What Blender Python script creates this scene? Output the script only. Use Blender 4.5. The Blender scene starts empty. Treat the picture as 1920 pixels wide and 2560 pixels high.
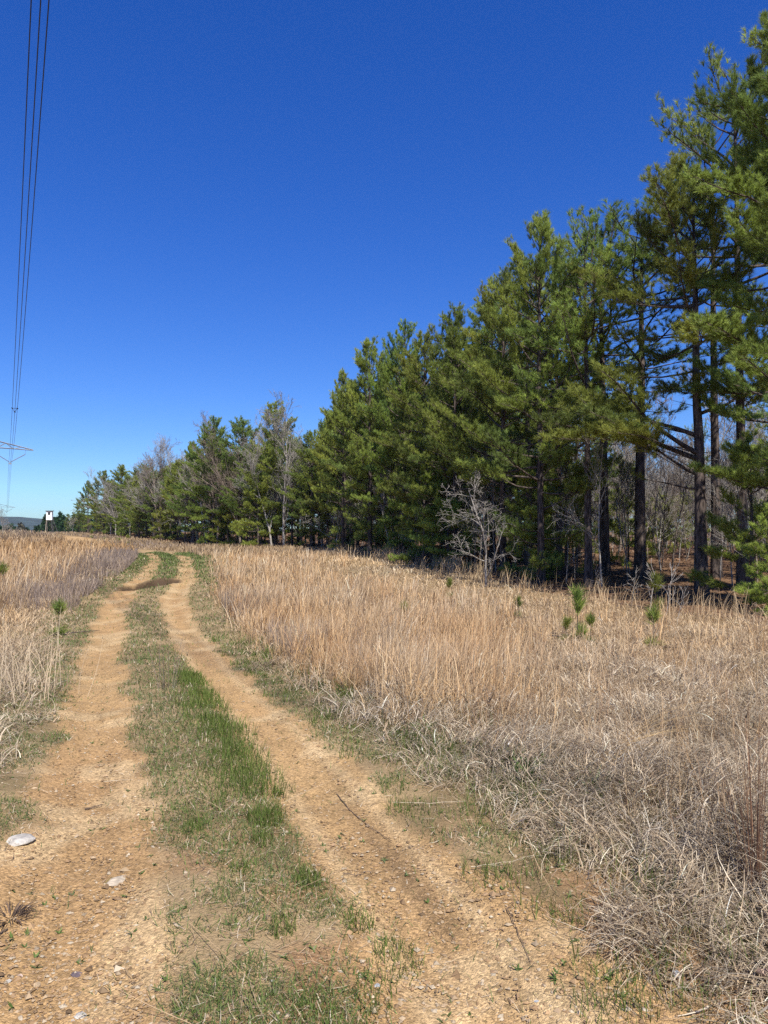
import bpy, math, random
import numpy as np
R = math.radians
PI = math.pi
sc = bpy.context.scene
COL = sc.collection
rng = np.random.default_rng(7)

# ------------------------------------------------------------------ camera
F, CX, CYH, EYE = 750.0, 384.0, 530.0, 1.6          # focal length in px, centre column, horizon row, eye height
cam = bpy.data.objects.new('camera', bpy.data.cameras.new('camera'))
cam.data.sensor_fit = 'HORIZONTAL'; cam.data.sensor_width = 36
cam.data.lens = 36*F/768
cam.data.clip_end = 9000; cam.data.clip_start = .05
cam.location = (0, 0, EYE)
cam.rotation_euler = (R(90) + math.atan(18/F), 0, 0)
COL.objects.link(cam); sc.camera = cam

# ------------------------------------------------------------------ numpy helpers
def hash2(ix, iy, seed):
    h = (ix.astype(np.int64)*374761393 + iy.astype(np.int64)*668265263 + seed*982451653) & 0xffffffff
    h = ((h ^ (h >> 13))*1274126177) & 0xffffffff
    return ((h ^ (h >> 16)) & 0xffff)/65535.0
def noise(x, y, scale, seed=0, oct=3):
    x = np.asarray(x, float)/scale; y = np.asarray(y, float)/scale
    out = 0; amp = 1; tot = 0
    for o in range(oct):
        ix = np.floor(x); iy = np.floor(y); fx = x-ix; fy = y-iy
        fx = fx*fx*(3-2*fx); fy = fy*fy*(3-2*fy)
        a = hash2(ix, iy, seed+o); b = hash2(ix+1, iy, seed+o); c = hash2(ix, iy+1, seed+o); d = hash2(ix+1, iy+1, seed+o)
        out = out + amp*((a*(1-fx)+b*fx)*(1-fy) + (c*(1-fx)+d*fx)*fy)
        tot += amp; amp *= .5; x = x*2.03+17.1; y = y*2.03-9.7
    return out/tot
def sstep(a, b, x):
    t = np.clip((np.asarray(x, float)-a)/(b-a), 0, 1); return t*t*(3-2*t)
def lerp(a, b, t): return a+(b-a)*t
def nrm(v): return v/np.maximum(np.linalg.norm(v, axis=-1, keepdims=True), 1e-9)

# ------------------------------------------------------------------ terrain
_ty = np.arange(-60, 2500, .25)
def table(xs, ys, smooth):
    t = np.interp(_ty, xs, ys); k = int(smooth/.25)|1
    p = np.pad(t, k//2, mode='edge'); return np.convolve(p, np.ones(k)/k, 'valid')
_cx = table([-60, -4, 2.43, 4.67, 10.3, 16.2, 20.5, 27, 38, 46, 60, 80, 100, 120, 180, 300, 2500],
            [20, 1.6, -.36, -1.07, -3.12, -5.16, -6.56, -7.9, -10.8, -13.6, -21.5, -32, -41, -52, -86, -150, -1300], 2.5)
_hy = table([-60, -2, 5, 10, 15, 20, 24, 30, 40, 50, 60, 72, 85, 100, 130, 150, 168, 210, 300, 600, 2500],
            [0, 0, -.06, -.34, -.46, -.36, -.22, -.08, .14, .12, .08, -.12, .3, .5, .8, .95, 1.0, -1.5, -4.5, -6, -6], 3)
_fe = table([-60, 0, 8, 14, 18, 21, 24, 28, 31, 40, 43, 58, 63, 72, 85, 95, 120, 140, 165, 200, 300, 2500],
            [26, 21, 17, 12.6, 9.6, 7.9, 4.6, 3.2, 2.2, -.2, -1.6, -6.6, -10, -17.3, -24.5, -31, -43.5, -54.5, -70, -88, -140, -1300], 3)
_ge = np.minimum(_fe-.2, table([-60, 8, 12, 15.8, 17.6, 18.4, 20.8, 23.5, 25, 26, 2500], [24, 15.5, 11, 8.0, 7.2, 6.4, 5.6, 4.3, 3.9, 9e3, 9e3], 1))
def grassx(y): return np.interp(y, _ty, _ge)
def roadx(y): return np.interp(y, _ty, _cx)
def edgex(y): return np.interp(y, _ty, _fe)
_slope = np.gradient(_cx, .25)
def roadu(x, y):
    s = np.interp(y, _ty, _slope)
    return (np.asarray(x)-roadx(y))/np.sqrt(1+np.clip(s, -.9, .9)**2*.35)
PUD = (-7.7, 24.6)                                   # mud hole in the left rut
def pudq(x, y):
    dx = np.asarray(x)-PUD[0]; dy = np.asarray(y)-PUD[1]
    wob = (noise(x, y, .7, 91)-.5)*.9
    q = np.sqrt(((dx-dy*.2)/.62)**2 + ((dy)/1.6)**2) + wob*.55
    return q+(noise(x, y, .22, 93, 2)-.5)*.45
def pud(x, y): return 1-sstep(.62, .9, pudq(x, y))
def rutmask(x, y):
    u = roadu(x, y); a = np.abs(u)
    w = (noise(x, y, .9, 5)-.5)*.34 + (noise(x, y, .22, 6, 2)-.5)*.16
    near = 1-sstep(2.5, 4.5, y)
    inner = np.where(u < 0, .38-.10*near, .42) + w
    outer = np.where(u < 0, 1.08+.5*near, 1.14+.30*near) + w*1.1
    m = sstep(inner-.07, inner+.10, a)*(1-sstep(outer-.08, outer+.10, a))
    far = sstep(22, 40, y+(noise(x, y, 1.5, 9)-.5)*10)*(1-sstep(60, 90, y))       # grown over beyond the mud hole
    keep = .45+.55*sstep(.38, .55, noise(x, y, 1.1, 8))
    m = m*lerp(1, keep, far)
    hump = sstep(84, 92, y)*(1-sstep(108, 116, y))*(1-sstep(1.3, 2.6, a))
    return np.maximum(m, hump)
def height(x, y):
    x = np.asarray(x, float); y = np.asarray(y, float)
    h = np.interp(y, _ty, _hy)
    u = roadu(x, y); nearf = 1-sstep(45, 80, np.abs(y))
    rut = np.exp(-((np.abs(u)-.76)/.3)**2)
    h = h - .055*rut*nearf + .02*np.exp(-(u/.3)**2)*nearf
    h = h + .05*sstep(1.3, 2.4, np.abs(u))*nearf
    h = h + (noise(x, y, 7, 21)-.5)*.16*sstep(2, 6, np.abs(u)) + (noise(x, y, 1.1, 22)-.5)*.06 + (noise(x, y, .3, 23)-.5)*.022
    h = h + .25*sstep(-2, 7, x-edgex(y))*(noise(x, y, 4, 24)+.2)
    q = pudq(x, y); h = h - .36*(1-sstep(.62, .9, q)) + .13*np.exp(-((q-1.05)/.12)**2)*.7*sstep(-.2, .8, y-PUD[1])*(.5+noise(x, y, .4, 25))
    return h
def at(px, d):                                        # photo column at a distance -> world x
    return (px-CX)/F*d
def ground_at(px, py):                                # where the ray through a pixel meets the ground
    lo = 1.2
    for d in np.arange(1.5, 200, .02):
        x = at(px, d)
        if EYE-(py-CYH)/F*d <= float(height(x, d)): return x, d
    return at(px, 60), 60

# ------------------------------------------------------------------ mesh helpers
def mk_mesh(name, V, Fc, mat, col=None, smooth=False, extra=None):
    me = bpy.data.meshes.new(name); V = np.ascontiguousarray(V, dtype=np.float32)
    nf, k = Fc.shape
    me.vertices.add(len(V)); me.vertices.foreach_set('co', V.ravel())
    me.loops.add(nf*k); me.loops.foreach_set('vertex_index', np.ascontiguousarray(Fc, dtype=np.int32).ravel())
    me.polygons.add(nf); me.polygons.foreach_set('loop_start', np.arange(nf, dtype=np.int32)*k)
    me.update(calc_edges=True)
    if col is not None:
        c = np.ones((len(V), 4), np.float32); c[:, :3] = col
        me.attributes.new('Col', 'FLOAT_COLOR', 'POINT').data.foreach_set('color', c.ravel())
    for n, v in (extra or {}).items():
        me.attributes.new(n, 'FLOAT', 'POINT').data.foreach_set('value', np.ascontiguousarray(v, dtype=np.float32))
    me.polygons.foreach_set('use_smooth', np.full(nf, smooth))
    me.materials.append(mat); me.update()
    return me
def link(name, me, parent=None, loc=(0, 0, 0), rot=(0, 0, 0), scale=(1, 1, 1)):
    o = bpy.data.objects.new(name, me); COL.objects.link(o)
    o.location = loc; o.rotation_euler = rot; o.scale = scale
    if parent is not None: o.parent = parent
    return o
def tag(o, label=None, cat=None, group=None, kind=None):
    if label: o['label'] = label
    if cat: o['category'] = cat
    if group: o['group'] = group
    if kind: o['kind'] = kind
    return o
class Acc:
    def __init__(s): s.V = []; s.F = []; s.C = []; s.n = 0
    def add(s, V, Fc, c=None):
        s.V.append(V); s.F.append(Fc+s.n); s.n += len(V)
        if c is not None: s.C.append(np.broadcast_to(np.asarray(c, float), (len(V), 3)))
    def mesh(s, name, mat, smooth=False):
        return mk_mesh(name, np.concatenate(s.V), np.concatenate(s.F), mat, np.concatenate(s.C) if s.C else None, smooth)
def tube(P, r, k=5):
    P = np.asarray(P, float); n = len(P); r = np.broadcast_to(np.asarray(r, float), (n,))
    T = nrm(np.gradient(P, axis=0)); ref = np.array([1., 0, 0]) if abs(T[0][2]) > .7 else np.array([0, 0, 1.])
    A = nrm(np.cross(T, ref)); B = np.cross(T, A)
    a = np.arange(k)*2*PI/k
    V = P[:, None]+r[:, None, None]*(np.cos(a)[None, :, None]*A[:, None]+np.sin(a)[None, :, None]*B[:, None])
    i = np.arange(n-1)[:, None]*k; j = np.arange(k)[None]; j2 = (j+1) % k
    Fc = np.stack([i+j, i+j2, i+k+j2, i+k+j], -1).reshape(-1, 4)
    return V.reshape(-1, 3), Fc
def box(c, s, rz=0):
    x, y, z = [v/2 for v in s]
    V = np.array([[-x, -y, -z], [x, -y, -z], [x, y, -z], [-x, y, -z], [-x, -y, z], [x, -y, z], [x, y, z], [-x, y, z]])
    c_, s_ = math.cos(rz), math.sin(rz)
    V = np.stack([V[:, 0]*c_-V[:, 1]*s_, V[:, 0]*s_+V[:, 1]*c_, V[:, 2]], 1)+np.asarray(c)
    return V, np.array([[0, 3, 2, 1], [4, 5, 6, 7], [0, 1, 5, 4], [1, 2, 6, 5], [2, 3, 7, 6], [3, 0, 4, 7]])
def ribbons(P, az, L, lean, droop, w, segs, col, curl=0., tip=.15, roll=None, tipcol=None):
    n = len(P); az = np.asarray(az); pts = [P]; p = P.copy()
    L = np.broadcast_to(L, (n,)); w = np.broadcast_to(w, (n,)); lean = np.broadcast_to(lean, (n,)); droop = np.broadcast_to(droop, (n,)); curl = np.broadcast_to(curl, (n,))
    for s in range(segs):
        t = (s+.5)/segs; a = lean+droop*t; z = az+curl*t
        p = p+(L/segs)[:, None]*np.stack([np.sin(a)*np.cos(z), np.sin(a)*np.sin(z), np.cos(a)], 1); pts.append(p)
    C = np.stack(pts, 1)
    if roll is None: roll = rng.normal(0, .7, n)
    sd = np.stack([-np.sin(az+roll), np.cos(az+roll), np.zeros(n)], 1)
    t = np.linspace(0, 1, segs+1); wt = (1-t**1.6)*(1-tip)+tip
    off = sd[:, None]*(w[:, None]*wt[None])[..., None]*.5
    V = np.stack([C-off, C+off], 2).reshape(-1, 3)
    base = np.arange(n)[:, None]*(2*(segs+1)); s = np.arange(segs)[None]*2
    Fc = np.stack([base+s, base+s+1, base+s+3, base+s+2], -1).reshape(-1, 4)
    if tipcol is None: CC = np.repeat(col, 2*(segs+1), axis=0)
    else: CC = (col[:, None]*(1-t)[None, :, None]+tipcol[:, None]*t[None, :, None]).repeat(2, axis=1).reshape(-1, 3)
    return V, Fc, CC
def palette(n, cols, jit=.12):
    cols = np.asarray(cols, float); i = rng.integers(0, len(cols), n); f = rng.random((n, 1))
    c = cols[i]*(1-f*.5)+cols[rng.integers(0, len(cols), n)]*f*.5
    return np.clip(c*(1+rng.normal(0, jit, (n, 1))), .005, .95)

# ------------------------------------------------------------------ materials
def nmat(name):
    m = bpy.data.materials.new(name); m.use_nodes = True; nt = m.node_tree
    return m, nt, nt.nodes['Principled BSDF'], nt.nodes['Material Output']
def leaf_mat(name, trans=.25, rough=.6, spec=.25, bright=1.0, hue=0):
    m, nt, p, out = nmat(name); N = nt.nodes.new; L = nt.links.new
    a = N('ShaderNodeAttribute'); a.attribute_name = 'Col'
    oi = N('ShaderNodeObjectInfo'); mr = N('ShaderNodeMapRange'); mr.inputs['To Min'].default_value = .82*bright; mr.inputs['To Max'].default_value = 1.18*bright
    L(oi.outputs['Random'], mr.inputs['Value'])
    mx = N('ShaderNodeVectorMath'); mx.operation = 'SCALE'; L(a.outputs['Color'], mx.inputs[0]); L(mr.outputs[0], mx.inputs['Scale'])
    if hue:
        m7 = N('ShaderNodeMath'); m7.operation = 'MULTIPLY'; m7.inputs[1].default_value = 7.31; L(oi.outputs['Random'], m7.inputs[0])
        fr = N('ShaderNodeMath'); fr.operation = 'FRACT'; L(m7.outputs[0], fr.inputs[0])
        hr = N('ShaderNodeMapRange'); hr.inputs['To Min'].default_value = .5-hue*.3; hr.inputs['To Max'].default_value = .5+hue*1.4; L(fr.outputs[0], hr.inputs['Value'])
        hv_ = N('ShaderNodeHueSaturation'); L(hr.outputs[0], hv_.inputs['Hue']); L(mx.outputs[0], hv_.inputs['Color']); mx = hv_
    L(mx.outputs[0], p.inputs['Base Color']); p.inputs['Roughness'].default_value = rough; p.inputs['Specular IOR Level'].default_value = spec
    t = N('ShaderNodeBsdfTranslucent'); L(mx.outputs[0], t.inputs['Color'])
    ms = N('ShaderNodeMixShader'); ms.inputs[0].default_value = trans
    L(p.outputs[0], ms.inputs[1]); L(t.outputs[0], ms.inputs[2]); L(ms.outputs[0], out.inputs['Surface'])
    return m
def bark_mat(name, c1, c2, scale=9, stretch=.25, bump=.6):
    m, nt, p, out = nmat(name); N = nt.nodes.new; L = nt.links.new
    tc = N('ShaderNodeTexCoord'); mp = N('ShaderNodeMapping'); mp.inputs['Scale'].default_value = (1, 1, stretch)
    L(tc.outputs['Object'], mp.inputs['Vector'])
    n = N('ShaderNodeTexNoise'); n.inputs['Scale'].default_value = scale; n.inputs['Detail'].default_value = 6; L(mp.outputs[0], n.inputs['Vector'])
    v = N('ShaderNodeTexVoronoi'); v.inputs['Scale'].default_value = scale*1.6; L(mp.outputs[0], v.inputs['Vector'])
    mu = N('ShaderNodeMath'); mu.operation = 'MULTIPLY'; L(n.outputs['Fac'], mu.inputs[0]); L(v.outputs['Distance'], mu.inputs[1])
    cr = N('ShaderNodeValToRGB'); cr.color_ramp.elements[0].position = .08; cr.color_ramp.elements[1].position = .42
    cr.color_ramp.elements[0].color = (*c1, 1); cr.color_ramp.elements[1].color = (*c2, 1)
    L(mu.outputs[0], cr.inputs[0]); L(cr.outputs[0], p.inputs['Base Color'])
    b = N('ShaderNodeBump'); b.inputs['Strength'].default_value = bump; b.inputs['Distance'].default_value = .03
    L(mu.outputs[0], b.inputs['Height']); L(b.outputs[0], p.inputs['Normal'])
    p.inputs['Roughness'].default_value = .9; p.inputs['Specular IOR Level'].default_value = .15
    return m
def plain_mat(name, c, rough=.6, metal=0, var=.25, scale=6, bump=.0):
    m, nt, p, out = nmat(name); N = nt.nodes.new; L = nt.links.new
    tc = N('ShaderNodeTexCoord'); n = N('ShaderNodeTexNoise'); n.inputs['Scale'].default_value = scale; n.inputs['Detail'].default_value = 5
    L(tc.outputs['Object'], n.inputs['Vector'])
    cr = N('ShaderNodeValToRGB'); cr.color_ramp.elements[0].position = .3; cr.color_ramp.elements[1].position = .7
    cr.color_ramp.elements[0].color = (*[v*(1-var) for v in c], 1); cr.color_ramp.elements[1].color = (*[min(1, v*(1+var)) for v in c], 1)
    L(n.outputs['Fac'], cr.inputs[0]); L(cr.outputs[0], p.inputs['Base Color'])
    p.inputs['Roughness'].default_value = rough; p.inputs['Metallic'].default_value = metal
    if bump:
        b = N('ShaderNodeBump'); b.inputs['Strength'].default_value = bump; b.inputs['Distance'].default_value = .02
        L(n.outputs['Fac'], b.inputs['Height']); L(b.outputs[0], p.inputs['Normal'])
    return m
def soil_mat(name):
    m, nt, p, out = nmat(name); N = nt.nodes.new; L = nt.links.new
    a = N('ShaderNodeAttribute'); a.attribute_name = 'Col'; g = N('ShaderNodeAttribute'); g.attribute_name = 'Dirt'
    tc = N('ShaderNodeTexCoord')
    n1 = N('ShaderNodeTexNoise'); n1.inputs['Scale'].default_value = 62; n1.inputs['Detail'].default_value = 8; n1.inputs['Roughness'].default_value = .7
    n2 = N('ShaderNodeTexNoise'); n2.inputs['Scale'].default_value = 2.2; n2.inputs['Detail'].default_value = 6
    v = N('ShaderNodeTexVoronoi'); v.inputs['Scale'].default_value = 80; v.inputs['Randomness'].default_value = 1
    v2 = N('ShaderNodeTexVoronoi'); v2.inputs['Scale'].default_value = 170
    for q in (n1, n2, v, v2): L(tc.outputs['Object'], q.inputs['Vector'])
    mr = N('ShaderNodeMapRange'); mr.inputs['From Min'].default_value = .3; mr.inputs['From Max'].default_value = .7; mr.inputs['To Min'].default_value = .68; mr.inputs['To Max'].default_value = 1.26
    L(n1.outputs['Fac'], mr.inputs['Value'])
    mr2 = N('ShaderNodeMapRange'); mr2.inputs['From Min'].default_value = .3; mr2.inputs['From Max'].default_value = .7; mr2.inputs['To Min'].default_value = .86; mr2.inputs['To Max'].default_value = 1.12
    L(n2.outputs['Fac'], mr2.inputs['Value'])
    mm = N('ShaderNodeMath'); mm.operation = 'MULTIPLY'; L(mr.outputs[0], mm.inputs[0]); L(mr2.outputs[0], mm.inputs[1])
    sc1 = N('ShaderNodeVectorMath'); sc1.operation = 'SCALE'; L(a.outputs['Color'], sc1.inputs[0]); L(mm.outputs[0], sc1.inputs['Scale'])
    # pebble colours inside the dirt
    vr = N('ShaderNodeMapRange'); vr.inputs['To Min'].default_value = .45; vr.inputs['To Max'].default_value = 1.6
    sep = N('ShaderNodeSeparateColor'); L(v.outputs['Color'], sep.inputs[0]); L(sep.outputs[0], vr.inputs['Value'])
    sc2 = N('ShaderNodeVectorMath'); sc2.operation = 'SCALE'; L(sc1.outputs[0], sc2.inputs[0]); L(vr.outputs[0], sc2.inputs['Scale'])
    peb = N('ShaderNodeMath'); peb.operation = 'MULTIPLY'; L(g.outputs['Fac'], peb.inputs[0]); peb.inputs[1].default_value = .62
    mix = N('ShaderNodeMix'); mix.data_type = 'RGBA'; L(peb.outputs[0], mix.inputs['Factor']); L(sc1.outputs[0], mix.inputs['A']); L(sc2.outputs[0], mix.inputs['B'])
    L(mix.outputs['Result'], p.inputs['Base Color'])
    hs = N('ShaderNodeMath'); hs.operation = 'SUBTRACT'; L(n1.outputs['Fac'], hs.inputs[0]); L(v.outputs['Distance'], hs.inputs[1])
    hs2 = N('ShaderNodeMath'); hs2.operation = 'SUBTRACT'; L(hs.outputs[0], hs2.inputs[0]); L(v2.outputs['Distance'], hs2.inputs[1])
    b = N('ShaderNodeBump'); b.inputs['Strength'].default_value = .7; b.inputs['Distance'].default_value = .006
    L(hs2.outputs[0], b.inputs['Height']); L(b.outputs[0], p.inputs['Normal'])
    p.inputs['Roughness'].default_value = .95; p.inputs['Specular IOR Level'].default_value = .1
    return m
M = dict(
    needle=leaf_mat('pine_needles', .36, .6, .2, 1.06, .022), grass=leaf_mat('grass_blades', .30, .7, .2, .85), straw=leaf_mat('dry_straw', .25, .75, .15, .86),
    bark=bark_mat('pine_bark', (.03, .023, .02), (.135, .105, .087)), grey=bark_mat('grey_bark', (.14, .125, .11), (.40, .365, .32), 14, .4, .3),
    brown=bark_mat('twig_bark', (.10, .075, .055), (.26, .21, .17), 14, .4, .3),
    soil=soil_mat('soil'), leafl=leaf_mat('leaf_litter', .1, .8, .1, .78),
    steel=plain_mat('galvanised_steel', (.33, .36, .40), .5, .6), cable=plain_mat('cable', (.02, .02, .022), .5, .2),
    glass=plain_mat('insulator', (.16, .15, .17), .3), white=plain_mat('white_panel', (.82, .82, .80), .6, 0, .05, 3),
    roof=plain_mat('roof_tar_leg_shade', (.05, .05, .055), .8), dark=plain_mat('dark_opening', (.03, .03, .03), .5),
    timber=plain_mat('weathered_timber', (.33, .28, .22), .8, 0, .3, 12), twig=plain_mat('twig', (.11, .075, .05), .9, 0, .4, 30),
)

# ------------------------------------------------------------------ ground sheet
def axis_x():
    a = list(np.arange(0, 3.2, .04)); s = .04
    while a[-1] < 2200: s *= 1.045 if a[-1] < 90 else 1.25; s = min(s, .75) if a[-1] < 90 else s; a.append(a[-1]+s)
    a = np.array(a); return np.concatenate([-a[:0:-1], a])
def axis_y():
    a = list(np.arange(1.6, 6, .035)); s = .035
    while a[-1] < 2200: s *= 1.016 if a[-1] < 130 else 1.2; s = min(s, .7) if a[-1] < 130 else s; a.append(a[-1]+s)
    b = list(1.6-np.array([.1, .25, .5, .9, 1.5, 2.5, 4, 7, 12, 20, 35, 60, 120, 300, 800]))
    return np.array(b[::-1]+a)
def densify(a, lo, hi, st_):
    a = np.array(a); return np.concatenate([a[a < lo], np.arange(lo, hi, st_), a[a >= hi]])
ax, ay = densify(axis_x(), -9.6, -5.9, .08), densify(axis_y(), 21.8, 27.8, .10)
GX, GY = np.meshgrid(ax, ay); gx, gy = GX.ravel(), GY.ravel()
gz = height(gx, gy)
rm = rutmask(gx, gy); pm = pud(gx, gy)
u = roadu(gx, gy); au = np.abs(u)
n0 = noise(gx, gy, .5, 31); n1 = noise(gx, gy, 2.4, 32); n2 = noise(gx, gy, .12, 33, 2)
tan = np.array([.50, .345, .185]); tan2 = np.array([.42, .265, .14]); pale = np.array([.60, .46, .29])
dirt = tan[None]*(1-n1[:, None])+tan2[None]*n1[:, None]
dirt = lerp(dirt, pale[None], sstep(.52, .72, n0)[:, None]*.6)
ridge = np.maximum(np.exp(-((u-1.01-.1*(n1-.5))/.05)**2), np.exp(-((u-.56-.1*(n1-.5))/.07)**2))*.5
dirt = lerp(dirt, pale[None], ridge[:, None])
stk = noise(u*14, gy*.55, 1.0, 36)*.6+noise(u*34, gy*.9, 1.0, 39)*.4
dirt = dirt*(.80+.40*stk)[:, None]
damp = np.exp(-((u-.86)/.075)**2)*(1-sstep(3.6, 5.5, gy))*sstep(.40, .6, noise(gx, gy, 1.0, 37))
dirt = lerp(dirt, np.array([[.20, .135, .08]]), damp[:, None]*.75)
litter = lerp(np.array([[.26, .19, .12]]), np.array([[.36, .27, .17]]), n0[:, None])
greenish = lerp(np.array([[.255, .195, .115]]), np.array([[.38, .285, .175]]), sstep(.35, .6, n0)[:, None])
gcol = lerp(greenish, litter, sstep(1.7, 2.6, au)[:, None])
redsoil = np.array([[.33, .20, .115]])
bare_near = (1-sstep(3.0, 5.0, gy))*sstep(.36, .52, noise(gx, gy, .55, 38))*(1-sstep(1.6, 2.0, au))
gcol = lerp(gcol, redsoil, bare_near[:, None]*.85)
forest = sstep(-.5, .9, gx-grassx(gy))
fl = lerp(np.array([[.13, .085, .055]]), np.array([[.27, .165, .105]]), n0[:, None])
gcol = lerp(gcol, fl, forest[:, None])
gcol = lerp(gcol, np.array([[.27, .20, .125]]), (sstep(60, 100, gy)*(1-forest))[:, None])
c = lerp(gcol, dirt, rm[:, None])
c = lerp(c, np.array([[.088, .060, .042]]), (1-sstep(.78, 1.08, pudq(gx, gy)-.10*sstep(0, 1, gy-PUD[1])))[:, None])
c = lerp(c, np.array([[.05, .07, .035]]), sstep(230, 320, gy)[:, None])
c = c*np.array([.795, .755, .645])
gz = gz + rm*((n2-.5)*.012+(stk-.5)*.022*(gy < 30))
nx, ny = len(ax), len(ay)
I = (np.arange(ny-1)[:, None]*nx+np.arange(nx-1)[None]).ravel()
FQ = np.stack([I, I+1, I+nx+1, I+nx], 1)
isroad = (rm[FQ].mean(1) > .5) & (gy[I] < 125) & (gy[I] > -12)
GV = np.stack([gx, gy, gz], 1)
def sub(Fc):
    ids, inv = np.unique(Fc, return_inverse=True); return ids, inv.reshape(Fc.shape)
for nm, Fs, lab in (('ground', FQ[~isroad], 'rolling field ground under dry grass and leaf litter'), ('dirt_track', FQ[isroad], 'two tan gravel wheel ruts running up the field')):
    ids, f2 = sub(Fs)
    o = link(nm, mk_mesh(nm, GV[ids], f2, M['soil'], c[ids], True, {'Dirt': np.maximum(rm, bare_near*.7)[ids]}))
    tag(o, lab, 'ground' if nm == 'ground' else 'dirt track', kind='structure')
# muddy water in the hole
pw = float(np.interp(PUD[1], _ty, _hy))-.335
k = np.arange(40)*2*PI/40
PV = np.stack([PUD[0]+.1+np.cos(k)*(.45+.12*np.sin(3*k)), PUD[1]+.3+np.sin(k)*(.95+.2*np.cos(2*k)), np.full(40, pw)], 1)
PV = np.vstack([PV, [[PUD[0]+.1, PUD[1]+.3, pw]]])
PFa = np.stack([np.arange(40), (np.arange(40)+1) % 40, np.full(40, 40)], 1)
wm, nt, p, out = nmat('muddy_water'); p.inputs['Base Color'].default_value = (.11, .085, .045, 1); p.inputs['Roughness'].default_value = .08
tag(link('puddle', mk_mesh('puddle', PV, PFa, wm)), 'small muddy brown puddle in the hole in the left rut', 'puddle', kind='structure')

# ------------------------------------------------------------------ grasses
def scatter(n, y0, y1, power=1.0, spread=.62, side=2.5):
    t = rng.random(n)
    if power == 1: y = y0*(y1/y0)**t
    else: y = (y0**(1-power)+t*(y1**(1-power)-y0**(1-power)))**(1/(1-power))
    x = (rng.random(n)*2-1)*(spread*y+side)
    return x, y
def field_mask(x, y): return x < grassx(y)+(noise(x, y, .8, 40)-.5)*1.2
def put(name, V, Fc, C, mat, label, cat):
    tag(link(name, mk_mesh(name, V, Fc, mat, C)), label, cat, kind='stuff')
def stack(parts):
    V, Fc, C, n = [], [], [], 0
    for a, b, c_ in parts: V.append(a); Fc.append(b+n); C.append(c_); n += len(a)
    return np.concatenate(V), np.concatenate(Fc), np.concatenate(C)

ORANGE = [(.50, .30, .125), (.58, .37, .17), (.42, .24, .10), (.60, .42, .22), (.36, .20, .09)]
TAN = [(.52, .38, .22), (.60, .46, .29), (.42, .29, .16), (.47, .33, .19)]
MAT = [(.58, .475, .325), (.82, .71, .53), (.42, .325, .215), (.50, .37, .23), (.24, .175, .115)]
GREEN = [(.125, .185, .042), (.155, .225, .05), (.10, .155, .037), (.19, .235, .072)]
DULLG = [(.13, .17, .058), (.16, .19, .07), (.10, .14, .048), (.23, .225, .12)]
PURP = [(.27, .215, .18), (.34, .27, .225), (.21, .16, .13), (.40, .30, .2)]

def orange_w(x, y):
    """how strongly the tall orange broomsedge stands at a place"""
    u_ = roadu(x, y); nn = noise(x, y, 3.5, 41)
    right = sstep(1.6, 2.4, u_)*(1-.96*sstep(-.02, .16, np.asarray(x)/np.maximum(y, 1)-lerp(.10, -.17, sstep(15, 28, y))+.16*(nn-.5)))*sstep(5.0, 11.5, y+4*(nn-.5))*(1-sstep(34, 44, y))
    left = sstep(2.6, 4.2, -u_)*sstep(11, 15, y+3*(nn-.5))*(1-sstep(70, 95, y))
    return np.clip(np.maximum(right, left)*(.45+1.1*nn), 0, 1)
def mat_depth(x, y):
    u_ = np.abs(roadu(x, y)); e = np.where(roadu(x, y) > 0, 1.48+.2*(1-sstep(2.8, 4.2, y)), 1.36)
    m = noise(x, y, .75, 43)
    return sstep(e-.25, e+.95, u_+(noise(x, y, .5, 44)-.5)*.8)*(.05+.30*sstep(.2, .85, m)**1.4)
# --- matted curling grey grass
x, y = scatter(430000, 1.9, 30, 1.35)
md = mat_depth(x, y)*(1-.72*sstep(8, 15, y)); ow = orange_w(x, y)
keep = (md > .012) & field_mask(x, y) & (rng.random(len(x)) < (1-.8*ow)) & (rng.random(len(x)) < .3+md*5)
x, y, md = x[keep], y[keep], md[keep]; n = len(x)
z = height(x, y)+md*rng.random(n)**.7
col = palette(n, MAT, .22)
tanmix = .8*sstep(7, 13, y+4*(noise(x, y, 2, 45)-.5)); tc_ = palette(n, TAN, .15); col = lerp(col, tc_, (tanmix*.8)[:, None])
brownpatch = sstep(.55, .7, noise(x, y, .6, 46)); col = col*(1-.3*brownpatch[:, None])
flow = noise(x, y, .55, 47)*14
az = flow+rng.normal(0, .9, n)
w = np.maximum(.0042, .0009*y)*rng.uniform(.5, 1.25, n)*np.where(rng.random(n) < .08, 2.0, 1)
mat_p = ribbons(np.stack([x, y, z], 1), az, rng.uniform(.09, .29, n), rng.uniform(.35, 1.45, n), rng.uniform(.5, 2.3, n), w, 4, col, rng.normal(0, 1.5, n), .3)
put('matted_grass', *mat_p, M['straw'], 'matted curling grey beige dead grass beside the track', 'dead grass')
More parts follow.
